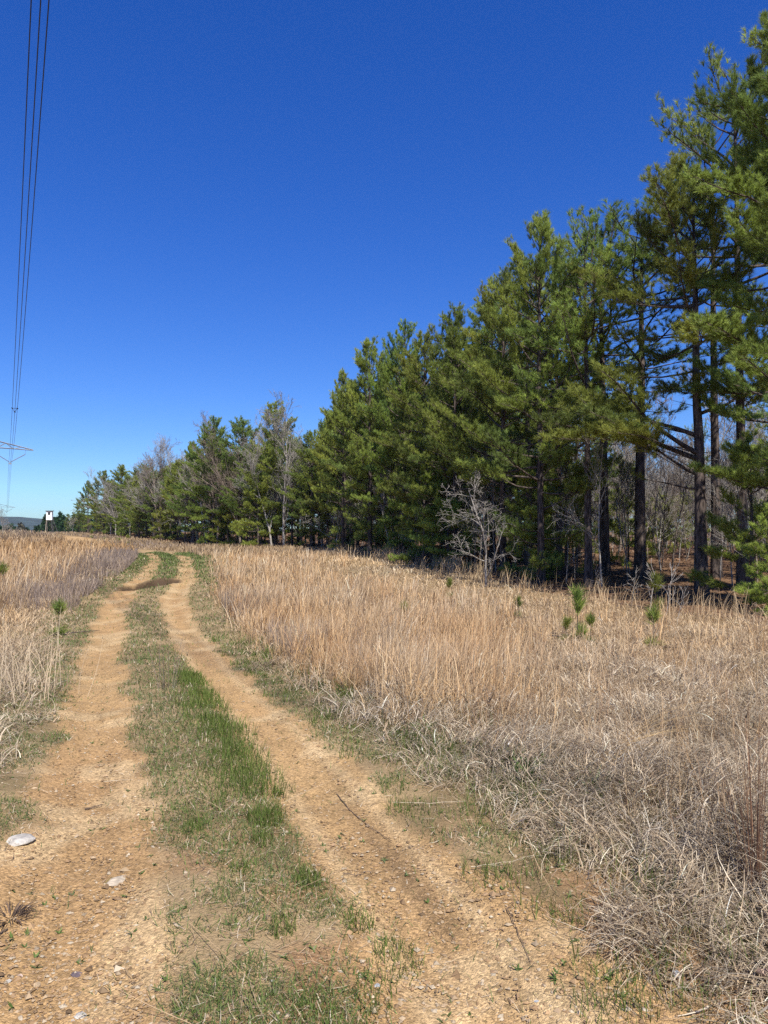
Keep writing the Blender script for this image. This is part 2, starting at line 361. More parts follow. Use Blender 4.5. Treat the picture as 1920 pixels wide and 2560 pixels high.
# --- tall orange broomsedge, clumped
nc = 15000
x, y = scatter(nc, 6, 95, 1.45, .62, 1.5)
ow = orange_w(x, y)
keep = (rng.random(nc) < ow) & field_mask(x, y)
x, y = x[keep], y[keep]
per = np.where(y < 20, 15, np.where(y < 40, 11, 9)); ix = np.repeat(np.arange(len(x)), per); n = len(ix)
cxr, cyr = x[ix], y[ix]; rr = rng.random(n)**.6*.16*(1+cyr/40); aa = rng.random(n)*2*PI
x, y = cxr+np.cos(aa)*rr, cyr+np.sin(aa)*rr
hgt = (.22+.5*rng.random(n)**1.3)*(.55+.8*noise(cxr, cyr, 1.3, 51))*np.where(cxr < roadx(cyr), 1.25, 1)
cc = lerp(palette(len(per), ORANGE, .14), palette(len(per), TAN+MAT, .14), (sstep(.35, .65, noise(cxr[np.r_[0, np.cumsum(per)[:-1]]], cyr[np.r_[0, np.cumsum(per)[:-1]]], 1.1, 52))*.6+.16)[:, None])[ix]*(1+rng.normal(0, .14, (n, 1)))
tp = np.clip(cc*1.15+.03, 0, .9)
az = np.where(rng.random(n) < .55, aa, rng.normal(.2, .6, n))
br = ribbons(np.stack([x, y, height(x, y)], 1), az, hgt, np.abs(rng.normal(.07, .08, n)), np.abs(rng.normal(.35, .35, n)), np.maximum(.004, .00095*y)*rng.uniform(.7, 1.3, n), 3, cc, rng.normal(0, .3, n), .25, tipcol=tp)
# understorey of shorter leaves in the same place
x, y = scatter(170000, 6, 95, 1.5, .62, 1.5); ow = orange_w(x, y)
k_ = (rng.random(len(x)) < ow*.9+.005) & field_mask(x, y) & (np.abs(roadu(x, y)) > 1.9); x, y = x[k_], y[k_]; n = len(x)
cc = palette(n, ORANGE[:2]+TAN+MAT[:3], .2)*rng.uniform(.75, 1.05, (n, 1))
un = ribbons(np.stack([x, y, height(x, y)], 1), rng.random(n)*2*PI, rng.uniform(.12, .36, n), rng.uniform(.05, .9, n), rng.uniform(.2, 1.6, n), np.maximum(.004, .001*y), 3, cc, rng.normal(0, .6, n), .3)
put('broomsedge_grass', *stack([br, un]), M['straw'], 'tall orange tan broomsedge standing on both sides of the track', 'tall dry grass')
# --- shorter tan field grass with sparse thin stems
x, y = scatter(150000, 5, 75, 1.35, .64, 2); u_ = roadu(x, y)
k_ = field_mask(x, y) & (np.abs(u_) > np.where(y > 30, 1.9, 2.2)) & (rng.random(len(x)) < (1-.7*orange_w(x, y))*sstep(6, 10, y)); x, y = x[k_], y[k_]; n = len(x)
pn = noise(x, y, 1.6, 55)
cc = lerp(palette(n, TAN, .18)*1.1, palette(n, MAT, .15)*.95, sstep(.5, .68, pn)[:, None])
cc = lerp(cc, palette(n, DULLG, .15), (sstep(.62, .75, noise(x, y, 2.8, 56))*.45)[:, None])
hh = rng.uniform(.07, .25, n)*(.4+noise(x, y, 1.2, 57))*(1-.45*sstep(11, 18, y)*sstep(0, 4, x))
fg = ribbons(np.stack([x, y, height(x, y)], 1), rng.random(n)*2*PI, hh, rng.uniform(0, .8, n), rng.uniform(.2, 1.5, n), np.maximum(.004, .001*y), 3, cc, rng.normal(0, .6, n), .3)
x, y = scatter(4200, 4, 45, 1.3, .64, 2)
k_ = field_mask(x, y) & (roadu(x, y) > 2.6) | ((roadu(x, y) < -2.4) & (y > 6)); x, y = x[k_], y[k_]; n = len(x)
cc = palette(n, ORANGE[:1]+TAN+[(.25, .15, .09)], .15)
x2, y2 = scatter(8500, 3.2, 20, 1.2, .62, 1.5); k_ = field_mask(x2, y2) & (roadu(x2, y2) > 2.0) & (noise(x2, y2, .9, 58) > .42); x2, y2 = x2[k_], y2[k_]; n2_ = len(x2)
st2 = ribbons(np.stack([x2, y2, height(x2, y2)], 1), rng.random(n2_)*2*PI, rng.uniform(.3, .7, n2_), np.abs(rng.normal(.12, .15, n2_)), np.abs(rng.normal(.2, .3, n2_)), np.maximum(.003, .00042*y2), 4, palette(n2_, [(.24, .15, .09), (.34, .22, .13), (.52, .35, .18), (.56, .40, .22), (.17, .11, .075)], .15), rng.normal(0, .4, n2_), .4)
st = ribbons(np.stack([x, y, height(x, y)], 1), rng.random(n)*2*PI, rng.uniform(.2, .6, n)*(1-.4*sstep(11, 18, y)), np.abs(rng.normal(.1, .12, n)), np.abs(rng.normal(.3, .4, n)), np.maximum(.003, .00045*y), 4, cc, rng.normal(0, .4, n), .3)
put('field_grass', *stack([fg, st, st2]), M['straw'], 'short tan field grass with scattered thin stems', 'field grass')
# --- wispy stems along the shaded forest edge
n = 2400; y = rng.uniform(14, 48, n)**1.0; cl = np.floor(rng.random(n)*140)
y = 14+34*hash2(cl, cl*3+1, 61)+rng.normal(0, .14, n); x = grassx(y)-.5+1.3*(hash2(cl, cl*5+2, 62)-.35)+rng.normal(0, .14, n)
hh = rng.uniform(.2, .8, n)
cc = palette(n, TAN+[(.62, .47, .27)], .15)
ws = ribbons(np.stack([x, y, height(x, y)], 1), rng.normal(.3, 1.2, n), hh, np.abs(rng.normal(.05, .1, n)), np.abs(rng.normal(.9, .6, n)), np.maximum(.004, .00055*y), 5, cc, 0., .3)
put('edge_grass', *ws, M['straw'], 'wispy pale grass stems against the shaded edge of the wood', 'tall grass')
# --- grey purple weeds left of the far part of the track
n = 17000; y = rng.uniform(16, 44, n); x = roadx(y)-(1.7+rng.random(n)**1.3*2.6)
k_ = rng.random(n) < sstep(.36, .6, noise(x, y, 1.6, 63))*(1-sstep(40, 48, y))*sstep(16, 20, y); x, y = x[k_], y[k_]; n = len(x)
wd = ribbons(np.stack([x, y, height(x, y)], 1), rng.random(n)*2*PI, rng.uniform(.15, .55, n), np.abs(rng.normal(.1, .25, n)), rng.normal(.2, .5, n), np.maximum(.004, .0006*y), 3, palette(n, PURP, .15), rng.normal(0, 1, n), .4)
n2_ = 5000; y = rng.uniform(9.5, 20, n2_); x = roadx(y)+2.0+rng.random(n2_)**1.4*1.6
k_ = rng.random(n2_) < sstep(.5, .62, noise(x, y, 1.3, 64)); x, y = x[k_], y[k_]; n2_ = len(x)
wd2 = ribbons(np.stack([x, y, height(x, y)], 1), rng.random(n2_)*2*PI, rng.uniform(.2, .6, n2_), np.abs(rng.normal(.1, .25, n2_)), rng.normal(.2, .5, n2_), .006, 3, palette(n2_, PURP, .15), rng.normal(0, 1, n2_), .4)
put('weed_thicket', *stack([wd, wd2]), M['straw'], 'grey purple dead weeds beside the far part of the track', 'dead weeds')
# --- short green grass on median and verges
x, y = scatter(560000, 2.0, 48, 1.35, .5, 1.6); u_ = roadu(x, y); au_ = np.abs(u_)
gm = (1-sstep(1.7, 2.7, au_+(noise(x, y, .6, 71)-.5)*1.0))*(1-rutmask(x, y)*np.where(y > 27, .75, .975))*(1-(1-sstep(1.0, 1.25, pudq(x, y))))
patch = sstep(.34, .54, noise(x, y, .5, 72)+.28*sstep(3.0, 6.5, y)-.09+.1*(noise(x, y, .14, 73)-.5))
rightv = np.where(u_ > 0, lerp(.5, 1, sstep(.28, .5, noise(x, y, .8, 74))), 1)
k_ = rng.random(len(x)) < gm*(.06+.94*patch)*lerp(1, rightv, (au_ > 1.2)*.8); x, y = x[k_], y[k_]; n = len(x)
cc = lerp(palette(n, DULLG, .18), palette(n, GREEN, .18), (np.clip(rng.random(n)*1.5, 0, 1)*sstep(.22, .55, noise(x, y, .8, 75)))[:, None])
dry = rng.random(n) < .13; cc[dry] = palette(dry.sum(), MAT, .15)
sg = ribbons(np.stack([x, y, height(x, y)-.004], 1), rng.random(n)*2*PI, rng.uniform(.014, .058, n)*(1+y/30), rng.uniform(.1, 1.25, n), rng.uniform(.1, 1.1, n), np.maximum(.0035, .0009*y)*rng.uniform(.7, 1.3, n), 2, cc, rng.normal(0, .5, n), .2)
# lush brighter tufts along the right side of the median
tuf = []
for d_, u0, num, rad, hh in [(4.35, .30, 420, .11, .11), (4.0, .22, 130, .06, .08), (3.55, .36, 160, .07, .08), (3.2, .50, 120, .07, .07), (2.95, .58, 190, .10, .07), (3.1, .16, 110, .06, .07), (2.7, .42, 130, .08, .06), (4.2, -.12, 150, .07, .08), (4.6, .05, 70, .05, .07), (3.6, .05, 60, .04, .07), (2.6, .2, 80, .07, .06), (4.9, .48, 90, .04, .06), (2.45, .3, 120, .08, .06)]:
    a = rng.random(num)*2*PI; r_ = rad*np.sqrt(rng.random(num)); tuf.append((roadx(d_)+u0+np.cos(a)*r_, d_+np.sin(a)*r_*1.6, np.full(num, hh)))
num = 5200; d_ = rng.uniform(4.7, 10.2, num); uu = .29+.03*(d_-5)+rng.normal(0, .14, num)+.10*(noise(d_, d_*0, .5, 76)-.5)
kk = (rng.random(num) < sstep(.3, .5, noise(roadx(d_)+uu, d_, .35, 77))) & (uu < .62); tuf.append((roadx(d_[kk])+uu[kk], d_[kk], (.14-.006*(d_[kk]-5))))
# tufts in the right verge
for _ in range(300):
    d0 = 2.2*(14/2.2)**rng.random(); u0 = rng.uniform(1.15, 2.7); num = int(rng.integers(10, 40)); a = rng.random(num)*2*PI; r_ = .10*np.sqrt(rng.random(num))
    tuf.append((roadx(d0)+u0+np.cos(a)*r_, d0+np.sin(a)*r_, np.full(num, rng.uniform(.05, .13)*(1+.8*(u0 > 1.6)))))
x = np.concatenate([t[0] for t in tuf]); y = np.concatenate([t[1] for t in tuf]); hh = np.concatenate([t[2] for t in tuf]); n = len(x)
LUSH = [(.11, .16, .03), (.15, .20, .04), (.085, .13, .025), (.18, .22, .055)]
lu = ribbons(np.stack([x, y, height(x, y)-.004], 1), rng.random(n)*2*PI, hh*rng.uniform(.25, 1.2, n), np.abs(rng.normal(.1, .2, n)), rng.uniform(.1, .9, n), np.maximum(.0035, .0008*y), 3, palette(n, LUSH, .18), rng.normal(0, .4, n), .15)
put('green_grass', *stack([sg, lu]), M['grass'], 'short green grass between and beside the wheel ruts', 'green grass')
# broad-leaved seedlings in the right verge and small rosettes on the dirt
bl = []
nr = 620; x0, y0 = scatter(nr, 2.0, 9, 1.4, .5, 1.2); u_ = roadu(x0, y0); k_ = (np.abs(u_) < 2.6); x0, y0 = x0[k_], y0[k_]
ix = np.repeat(np.arange(len(x0)), 6); n = len(ix); a = rng.random(n)*2*PI
bl.append(ribbons(np.stack([x0[ix], y0[ix], height(x0[ix], y0[ix])], 1), a, rng.uniform(.012, .032, n), rng.uniform(.5, 1.3, n), .5, .009, 2, palette(n, GREEN+DULLG, .2), 0., .5))
for d0, u0, s in [(2.95, 2.62, .16), (3.1, 2.75, .14), (2.85, 2.5, .12), (5.2, 2.2, .12), (4.9, 2.1, .12), (4.6, 2.35, .10), (2.45, 2.9, .12), (6.3, 2.0, .1)]:
    n = 26; a = rng.random(n)*2*PI; r_ = .08*rng.random(n); X = roadx(d0)+u0+np.cos(a)*r_; Y = d0+np.sin(a)*r_
    bl.append(ribbons(np.stack([X, Y, height(X, Y)+.05], 1), a, rng.uniform(.6, 1.2, n)*s, rng.uniform(.1, .7, n), .5, .017, 3, palette(n, [(.12, .22, .05), (.15, .25, .07)], .15), 0., .2))
put('weed_seedlings', *stack([b if b[1].shape[1] == 4 else b for b in bl]), M['grass'], 'small broad leaved green weed seedlings on the track and its verge', 'weeds')
# --- straw bits lying about
x, y = scatter(60000, 1.9, 22, 1.4, .5, 1.4); u_ = np.abs(roadu(x, y)); k_ = field_mask(x, y) & (rng.random(len(x)) < np.where(u_ < 2.6, lerp(.34, .5, sstep(3.5, 7, y))*(1-.8*rutmask(x, y)), .25)); x, y = x[k_], y[k_]; n = len(x)
s1 = ribbons(np.stack([x, y, height(x, y)+.004+rng.random(n)*.012], 1), rng.random(n)*2*PI, rng.uniform(.015, .085, n), rng.uniform(1.35, 1.6, n), rng.normal(0, .25, n), np.maximum(.0025, .0008*y)*rng.uniform(.6, 1.2, n), 2, palette(n, MAT+TAN+[(.13, .09, .06)], .2), rng.normal(0, .6, n), .5)
n = 330; x, y = scatter(n, 2.2, 16, 1.4, .5, 1.2); k_ = rutmask(x, y) < .4; x, y = x[k_], y[k_]; n = len(x)
s2 = ribbons(np.stack([x, y, height(x, y)+.012+.9*mat_depth(x, y)], 1), rng.random(n)*2*PI, rng.uniform(.15, .65, n), rng.uniform(1.4, 1.6, n), rng.normal(0, .12, n), np.maximum(.003, .0005*y), 4, palette(n, TAN, .15), rng.normal(0, .25, n), .5)
n = 46; y = rng.uniform(9.6, 12.6, n); x = roadx(y)-2.1+rng.normal(0, .25, n)     # straws leaning over the left rut
s3 = ribbons(np.stack([x, y, height(x, y)+.1], 1), rng.normal(-.15, .25, n), rng.uniform(.6, 1.5, n), rng.uniform(.75, 1.2, n), rng.uniform(.3, .6, n), .008, 6, palette(n, [(.62, .50, .34), (.54, .42, .27)], .1), rng.normal(0, .2, n), .4)
n = 160; y = rng.normal(8.2, .55, n); x = at(14, 8.2)+rng.normal(0, .25, n)         # pale upright tussock at the left border
s4 = ribbons(np.stack([x, y, height(x, y)+.05], 1), rng.random(n)*2*PI, rng.uniform(.4, .95, n), np.abs(rng.normal(.15, .2, n)), np.abs(rng.normal(.5, .4, n)), .007, 5, palette(n, [(.62, .50, .34), (.55, .42, .27)], .12), rng.normal(0, .3, n), .3)
put('straw_litter', *stack([s1, s2, s3, s4]), M['straw'], 'loose pale straw lying and leaning over the ground', 'straw')
# --- far field grass
x, y = scatter(120000, 40, 190, 1.2, .62, 2); u_ = roadu(x, y)
k_ = field_mask(x, y) & (np.abs(u_) > 1.7) & (rng.random(len(x)) < 1-rutmask(x, y)) & ((x > roadx(y)) | (rng.random(len(x)) < .8)); x, y = x[k_], y[k_]; n = len(x); nn = noise(x, y, 9, 81)
leftf = (x < roadx(y))
cc = lerp(palette(n, TAN, .15)*.85, palette(n, PURP+[(.30, .22, .14)], .15), sstep(.4, .62, nn)[:, None])
og = palette(n, ORANGE, .12); cc = lerp(cc, og, (leftf*(1-sstep(60, 95, y+20*(nn-.5))))[:, None]*.85)
pl = leftf*(noise(x, y, 5, 82) > .64)*(y > 95); cc = lerp(cc, np.array([[.58, .47, .27]]), pl[:, None]*.8)
hh = rng.uniform(.15, .5, n)*np.where(leftf, 1.7, .8)*(.5+noise(x, y, 4, 83))
ff = ribbons(np.stack([x, y, height(x, y)], 1), rng.random(n)*2*PI, hh, np.abs(rng.normal(.1, .2, n)), rng.uniform(.1, .9, n), .0011*y*rng.uniform(.7, 1.4, n), 2, cc, 0., .3)
y = 22+26*rng.random(11000)**.6; x = roadx(y)+rng.normal(0, 1.6, 11000); k_ = (np.abs(roadu(x, y)) < 2.6) & (rng.random(len(x)) > rutmask(x, y)*1.15); x, y = x[k_], y[k_]; n = len(x)
ff2 = ribbons(np.stack([x, y, height(x, y)], 1), rng.random(n)*2*PI, rng.uniform(.04, .14, n), rng.uniform(.1, .9, n), .5, .0011*y, 2, palette(n, GREEN+DULLG, .15), 0., .3)
put('distant_grass', *stack([ff, ff2]), M['straw'], 'brown and orange grass of the far field up to the crest', 'far grass')
# --- fallen leaves on the forest floor
n = 60000; y = 12*(130/12)**rng.random(n); x = grassx(y)-.2+rng.random(n)**1.3*(8+.5*y)
k_ = np.abs(x) < .75*y; x, y = x[k_], y[k_]; n = len(x); s = np.maximum(.03, .0016*y)*rng.uniform(.7, 1.5, n)
a = rng.random(n)*2*PI
lv = ribbons(np.stack([x, y, height(x, y)+.006+.02*rng.random(n)], 1), a, s*1.6, rng.uniform(1.1, 1.6, n), rng.normal(0, .5, n), s, 2, palette(n, [(.30, .17, .10), (.24, .13, .08), (.38, .25, .16), (.17, .10, .07)], .2), 0., .5)
put('leaf_litter', *lv, M['leafl'], 'reddish brown fallen leaves on the floor of the wood', 'leaf litter')
# --- gravel in the ruts
OCT = np.array([[1, 0, 0], [0, 1, 0], [-1, 0, 0], [0, -1, 0], [0, 0, 1], [0, 0, -1]], float)
OF = np.array([[0, 1, 4], [1, 2, 4], [2, 3, 4], [3, 0, 4], [1, 0, 5], [2, 1, 5], [3, 2, 5], [0, 3, 5]])
x, y = scatter(90000, 1.8, 18, 1.6, .5, 1.3); k_ = rng.random(len(x)) < .12+rutmask(x, y)*np.where(roadu(x, y) < 0, .9, .7)*(.3+noise(x, y, .5, 85)); k_ &= np.abs(roadu(x, y)) < 2.0
x, y = x[k_], y[k_]; n = len(x); s = np.clip(rng.lognormal(-5.25, .45, n), .0022, .022)
J = OCT[None]*(1+rng.normal(0, .28, (n, 6, 1)))*s[:, None, None]*np.stack([rng.uniform(.8, 1.4, n), rng.uniform(.7, 1.1, n), rng.uniform(.4, .8, n)], 1)[:, None]
a = rng.random(n)*2*PI; ca, sa = np.cos(a)[:, None], np.sin(a)[:, None]
J = np.stack([J[..., 0]*ca-J[..., 1]*sa, J[..., 0]*sa+J[..., 1]*ca, J[..., 2]], -1)
GVv = (J+np.stack([x, y, height(x, y)+s*.25], 1)[:, None]).reshape(-1, 3)
GF = (np.arange(n)[:, None, None]*6+OF[None]).reshape(-1, 3)
GC = palette(n, [(.46, .30, .16), (.52, .38, .23), (.38, .25, .14), (.44, .28, .15), (.58, .48, .34), (.24, .16, .09)], .15).repeat(6, 0)
put('gravel', GVv, GF, GC, M['leafl'], 'fine tan gravel spread over the wheel ruts', 'gravel')

# ------------------------------------------------------------------ trees
def needles(P, D, rs, n_per, L, w, col, g):
    """tufts of pine needles: P positions, D axes"""
    m = len(P); ix = np.repeat(np.arange(m), n_per); n = len(ix); d = nrm(D)[ix]
    ref = np.where(np.abs(d[:, 2:3]) > .8, np.array([[1., 0, 0]]), np.array([[0, 0, 1.]]))
    A = nrm(np.cross(d, ref)); B = np.cross(d, A)
    ph = g.random(n)*2*PI; sp = g.uniform(.15, 1.0, n)
    nd = d*np.cos(sp)[:, None]+(A*np.cos(ph)[:, None]+B*np.sin(ph)[:, None])*np.sin(sp)[:, None]
    b = P[ix]-d*(g.random(n)*rs[ix]*.9)[:, None]; ln = L*g.uniform(.7, 1.2, n)*(.75+.35*rs[ix]/.16)
    tipv = b+nd*ln[:, None]; tipv[:, 2] -= ln*.08
    side = nrm(np.cross(nd, g.normal(0, 1, (n, 3))))*w/2
    V = np.stack([b-side, b+side, tipv], 1).reshape(-1, 3); Fc = np.arange(3*n).reshape(-1, 3)
    C = np.repeat(np.clip(col[ix]*(1+g.normal(0, .12, (n, 1))), .003, 1), 3, axis=0)
    return V, Fc, C
NC = [np.array([.205, .25, .055]), np.array([.30, .325, .065]), np.array([.125, .17, .052])]
def pine(name, seed, H, cb, Rm, dens=1.0, n_per=26, limbs=(), lean=(0, 0), open_az=None, top=1.0, r0=None, wide=.3, NL=.16, yellow=.35, tone=1.0):
    g = np.random.default_rng(seed); wood = Acc(); P, D, S, K = [], [], [], []
    nt_ = 14; zt = np.linspace(0, 1, nt_); wob = np.cumsum(g.normal(0, .018*H/nt_*2, (nt_, 2)), 0)*.6
    tr = np.stack([lean[0]*H*zt**1.3+wob[:, 0]*zt, lean[1]*H*zt**1.3+wob[:, 1]*zt, H*zt], 1)
    r0 = r0 or (.03+.0095*H); rad = r0*((1-zt)**.85*.94+.06); rad[0] *= 1.25
    tr[0, 2] = -.25; V, Fc = tube(tr, rad, 9); wood.add(V, Fc)
    def tpos(z): return np.array([np.interp(z, tr[:, 2], tr[:, i]) for i in range(3)])
    def branch(z, az, L, el, up, tuftstart=.40, rb=None):
        m = 6; p = tpos(z); pts = [p]; e = el; a = az
        for i in range(m):
            e += up/m+g.normal(0, .10); a += g.normal(0, .13)
            p = p+L/m*np.array([math.cos(e)*math.cos(a), math.cos(e)*math.sin(a), math.sin(e)]); pts.append(p)
        pts = np.array(pts); rb = rb or (.008+.011*L); V, Fc = tube(pts, np.linspace(rb, .005, m+1), 5); wood.add(V, Fc)
        bc = NC[0]*(1-yellow)+NC[1]*yellow if g.random() < .6 else (NC[1] if g.random() < yellow else NC[2]*.4+NC[0]*.6)
        bc = bc*g.uniform(.85, 1.15)
        nt2 = max(2, int(L*5.6*dens*(1-tuftstart)/.7)+1)
        for v in np.linspace(tuftstart, .98, nt2):
            q = np.array([np.interp(v, np.linspace(0, 1, m+1), pts[:, i]) for i in range(3)])
            ia = min(int(v*m), m-1); bd = nrm(pts[ia+1]-pts[ia])
            for sgn in ((1, -1) if g.random() < .7 else (g.choice([-1, 1]),)):
                ang = sgn*g.uniform(.5, 1.15); ca, sa = math.cos(ang), math.sin(ang)
                td = np.array([bd[0]*ca-bd[1]*sa, bd[0]*sa+bd[1]*ca, bd[2]*.5+g.uniform(-.05, .55)]); td = nrm(td)
                tl = min(.95, (.14*min(1, H/4)+.42*(1.05-v)*L**.7)*g.uniform(.6, 1.25))
                e2 = q+td*tl+np.array([0, 0, tl*.12]); V, Fc = tube(np.array([q, (q+e2)/2-np.array([0, 0, .02*tl]), e2]), [.006, .005, .003], 3); wood.add(V, Fc)
                kn = max(1, int(tl/.17*dens+.5))
                for w_ in np.linspace(1, .35 if tl > .3 else .7, kn):
                    jit = g.normal(0, .05*min(1, H/4), 3); pp = q+(e2-q)*w_+jit
                    dd = nrm(td+np.array([0, 0, .55+.5*g.random()])+g.normal(0, .35, 3)); P.append(pp+dd*.06*min(1, H/4)); D.append(dd); S.append(g.uniform(.10, .18)); K.append(bc*g.uniform(.8, 1.25))
        P.append(pts[-1]); D.append(nrm(pts[-1]-pts[-2]+np.array([0, 0, .3*L/m]))); S.append(.18); K.append(bc)
    z = cb*H; az = g.random()*6
    while z < H*.975:
        s = (z-cb*H)/(H-cb*H); kb = 4 if g.random() < .45*dens else (3 if g.random() < .75 else 2)
        prof = (min(1, wide+s*(1-wide)/.22))*(1-s**2.5)**.75
        for i in range(kb):
            az += 2.4+g.normal(0, .35); L = Rm*prof*g.uniform(.5, 1.15)+min(.22, .04*H)
            if open_az is not None: L *= .75+.35*math.cos(az-open_az)
            branch(z+g.normal(0, .1), az, L, lerp(-.12, .85, s**1.2)+g.normal(0, .15), lerp(.35, .45, s))
        z += lerp(.60, .30, s)*g.uniform(.7, 1.35)/max(.6, dens**.5)
    for i in range(6):     # dead stubs below the crown
        zz = g.uniform(.25, 1)*cb*H; a = g.random()*6.28; p = tpos(zz); L = g.uniform(.2, .9)
        V, Fc = tube(np.array([p, p+L*np.array([math.cos(a), math.sin(a), .1])]), [.013, .004], 4); wood.add(V, Fc)
    for zz, a, L, el, up, tst in limbs:
        branch(zz, a, L, el, up, tst, .02+.014*L)
        if L > 2: branch(zz, a+.02, L*.97, el, up, max(tst, .5), .012); branch(zz, a-.07, L*.9, el+.05, up, max(tst, .5), .012)
    P.append(tpos(H*.99)); D.append(np.array([0, 0, 1.])); S.append(.2); K.append(NC[0])
    for i in range(5): P.append(tpos(H*(.95+.012*i))); D.append(nrm(np.array([*g.normal(0, .45, 2), 1.]))); S.append(.18); K.append(NC[0])
    V, Fc, C = needles(np.array(P), np.array(D), np.array(S), int(n_per*1.3), NL, .0115, np.array(K)*tone, g)
    return dict(H=H, parts=[('trunk', wood.mesh(name+'_trunk', M['bark'], True)), ('crown', mk_mesh(name+'_crown', V, Fc, M['needle'], C))], tufts=len(P))
def bare(name, seed, H, spread, mat, depth=5, r0=None, first=.13, up=.5, twigs=1.0, rt=.004, kids=(4, 6)):
    g = np.random.default_rng(seed); A = Acc(); B = Acc(); r0 = r0 or (.02+.009*H)
    def grow(p, d, L, r, lv):
        m = 5 if lv < 2 else 4; pts = [p]; dd = d.copy()
        for i in range(m):
            dd = nrm(dd+g.normal(0, .10+.05*lv, 3)+np.array([0, 0, .06*up])); p = p+dd*L/m; pts.append(p)
        pts = np.array(pts); re = r*.45 if lv else r*.35; V, Fc = tube(pts, np.linspace(r, max(re, rt), m+1), 7 if lv == 0 else (5 if lv == 1 else 3)); (A if lv < 1 else B).add(V, Fc)
        if lv >= depth-1: return
        nk = int(g.integers(kids[0], kids[1]+1)) if lv else int(g.integers(kids[1]+3, kids[1]+7))
        nk = max(2, int(nk*twigs)); s0 = first if lv == 0 else .2
        for i in range(nk):
            v = s0+(1-s0)*(i+g.random())/nk; q = np.array([np.interp(v, np.linspace(0, 1, m+1), pts[:, j]) for j in range(3)])
            ia = min(int(v*m), m-1); ax = nrm(pts[ia+1]-pts[ia]); pr = nrm(np.cross(ax, g.normal(0, 1, 3)))
            an = g.uniform(.45, 1.0)*spread; nd = nrm(ax*math.cos(an)+pr*math.sin(an)+np.array([0, 0, .22*up]))
            grow(q, nd, L*(.62 if lv else .46)*g.uniform(.65, 1.15)*(1.15-.45*v), max(lerp(r, re, v)*.58, rt), lv+1)
    grow(np.array([0, 0, -.1]), np.array([g.normal(0, .04), g.normal(0, .04), 1.]), H*.9, r0, 0)
    zmax = max(float(np.concatenate(B.V)[:, 2].max()), 1e-3)
    return dict(H=zmax, parts=[('trunk', A.mesh(name+'_trunk', mat, True)), ('branches', B.mesh(name+'_branches', mat, True))])
def place(proto, name, x, y, H, label, cat, group=None, rot=None, wid=1.0, z=None):
    e = bpy.data.objects.new(name, None); COL.objects.link(e); e.empty_display_size = .3
    e.location = (x, y, float(height(x, y)) if z is None else z)
    s = H/proto['H']; e.rotation_euler = (0, 0, rng.random()*6.28 if rot is None else rot); e.scale = (s*wid, s*wid, s)
    for nm, me in proto['parts']: link(nm, me, e)
    return tag(e, label, cat, group)

E = [pine('edge%d' % i, 100+i, 12, cb, Rm, 1.2, 30, open_az=None, yellow=yl) for i, (cb, Rm, yl) in enumerate([(.05, 3.4, .5), (.09, 3.1, .35), (.03, 3.6, .65), (.15, 3.3, .4), (.07, 2.9, .5)])]
IN = [pine('inner%d' % i, 200+i, 12, cb, Rm, .85, 28, yellow=.35) for i, (cb, Rm) in enumerate([(.46, 2.8), (.55, 2.6), (.40, 3.0)])]
T1 = pine('limbed', 301, 11.3, .52, 3.3, 1.2, 32, lean=(-.012, 0), r0=.165, wide=.6, yellow=.6, open_az=PI,
          limbs=[(3.3, PI*1.02, 2.3, .45, -.1, .55), (3.75, PI*1.06, 4.1, .30, -.15, .42), (3.9, PI*1.16, 3.7, .38, -.1, .45), (4.4, PI*.9, 3.4, .35, .1, .35), (5.0, .2, 2.6, .3, .2, .35), (2.95, PI*.98, 1.4, .02, .0, .95)])
T2 = pine('giant', 302, 16.5, .2, 3.5, 1.5, 32, r0=.2, wide=.75, yellow=.3)
YG = [pine('young%d' % i, 400+i, 4.2, .08, 1.6, 1.4, 32, yellow=.85, wide=.8) for i in range(2)]
SD = [pine('seedling%d' % i, 420+i, .62, .06, .20, 1.3, 15, yellow=.8, r0=.010, NL=.19, wide=.6, tone=.72) for i in range(2)]
BT = [bare('tall%d' % i, 500+i, 12, .8, M['grey'], 5, up=.9, twigs=1.15, rt=.010) for i in range(3)]
BB = [bare('brown%d' % i, 520+i, 11, .7, M['brown'], 5, up=.9, twigs=1.15, rt=.009) for i in range(2)]
BS = [bare('pale%d' % i, 540+i, 4.2, 1.2, M['grey'], 5, r0=.045, first=.10, up=.25, twigs=1.0, rt=.0045, kids=(4, 5)) for i in range(2)]
SP = [bare('sapling%d' % i, 560+i, 4.8, .75, M['brown'], 4, r0=.03, first=.25, up=.7, rt=.004) for i in range(3)]
SPG = [bare('greysap%d' % i, 580+i, 4.8, .8, M['grey'], 4, r0=.028, first=.25, up=.6, rt=.004) for i in range(2)]
TW = [bare('twiglet%d' % i, 590+i, 1.1, .9, M['grey'], 3, r0=.012, first=.35, up=.3, rt=.004, kids=(2, 3)) for i in range(2)]

def hfor(px, topy, d):
    x = at(px, d); return EYE+(CYH-topy)/F*d-float(height(x, d))
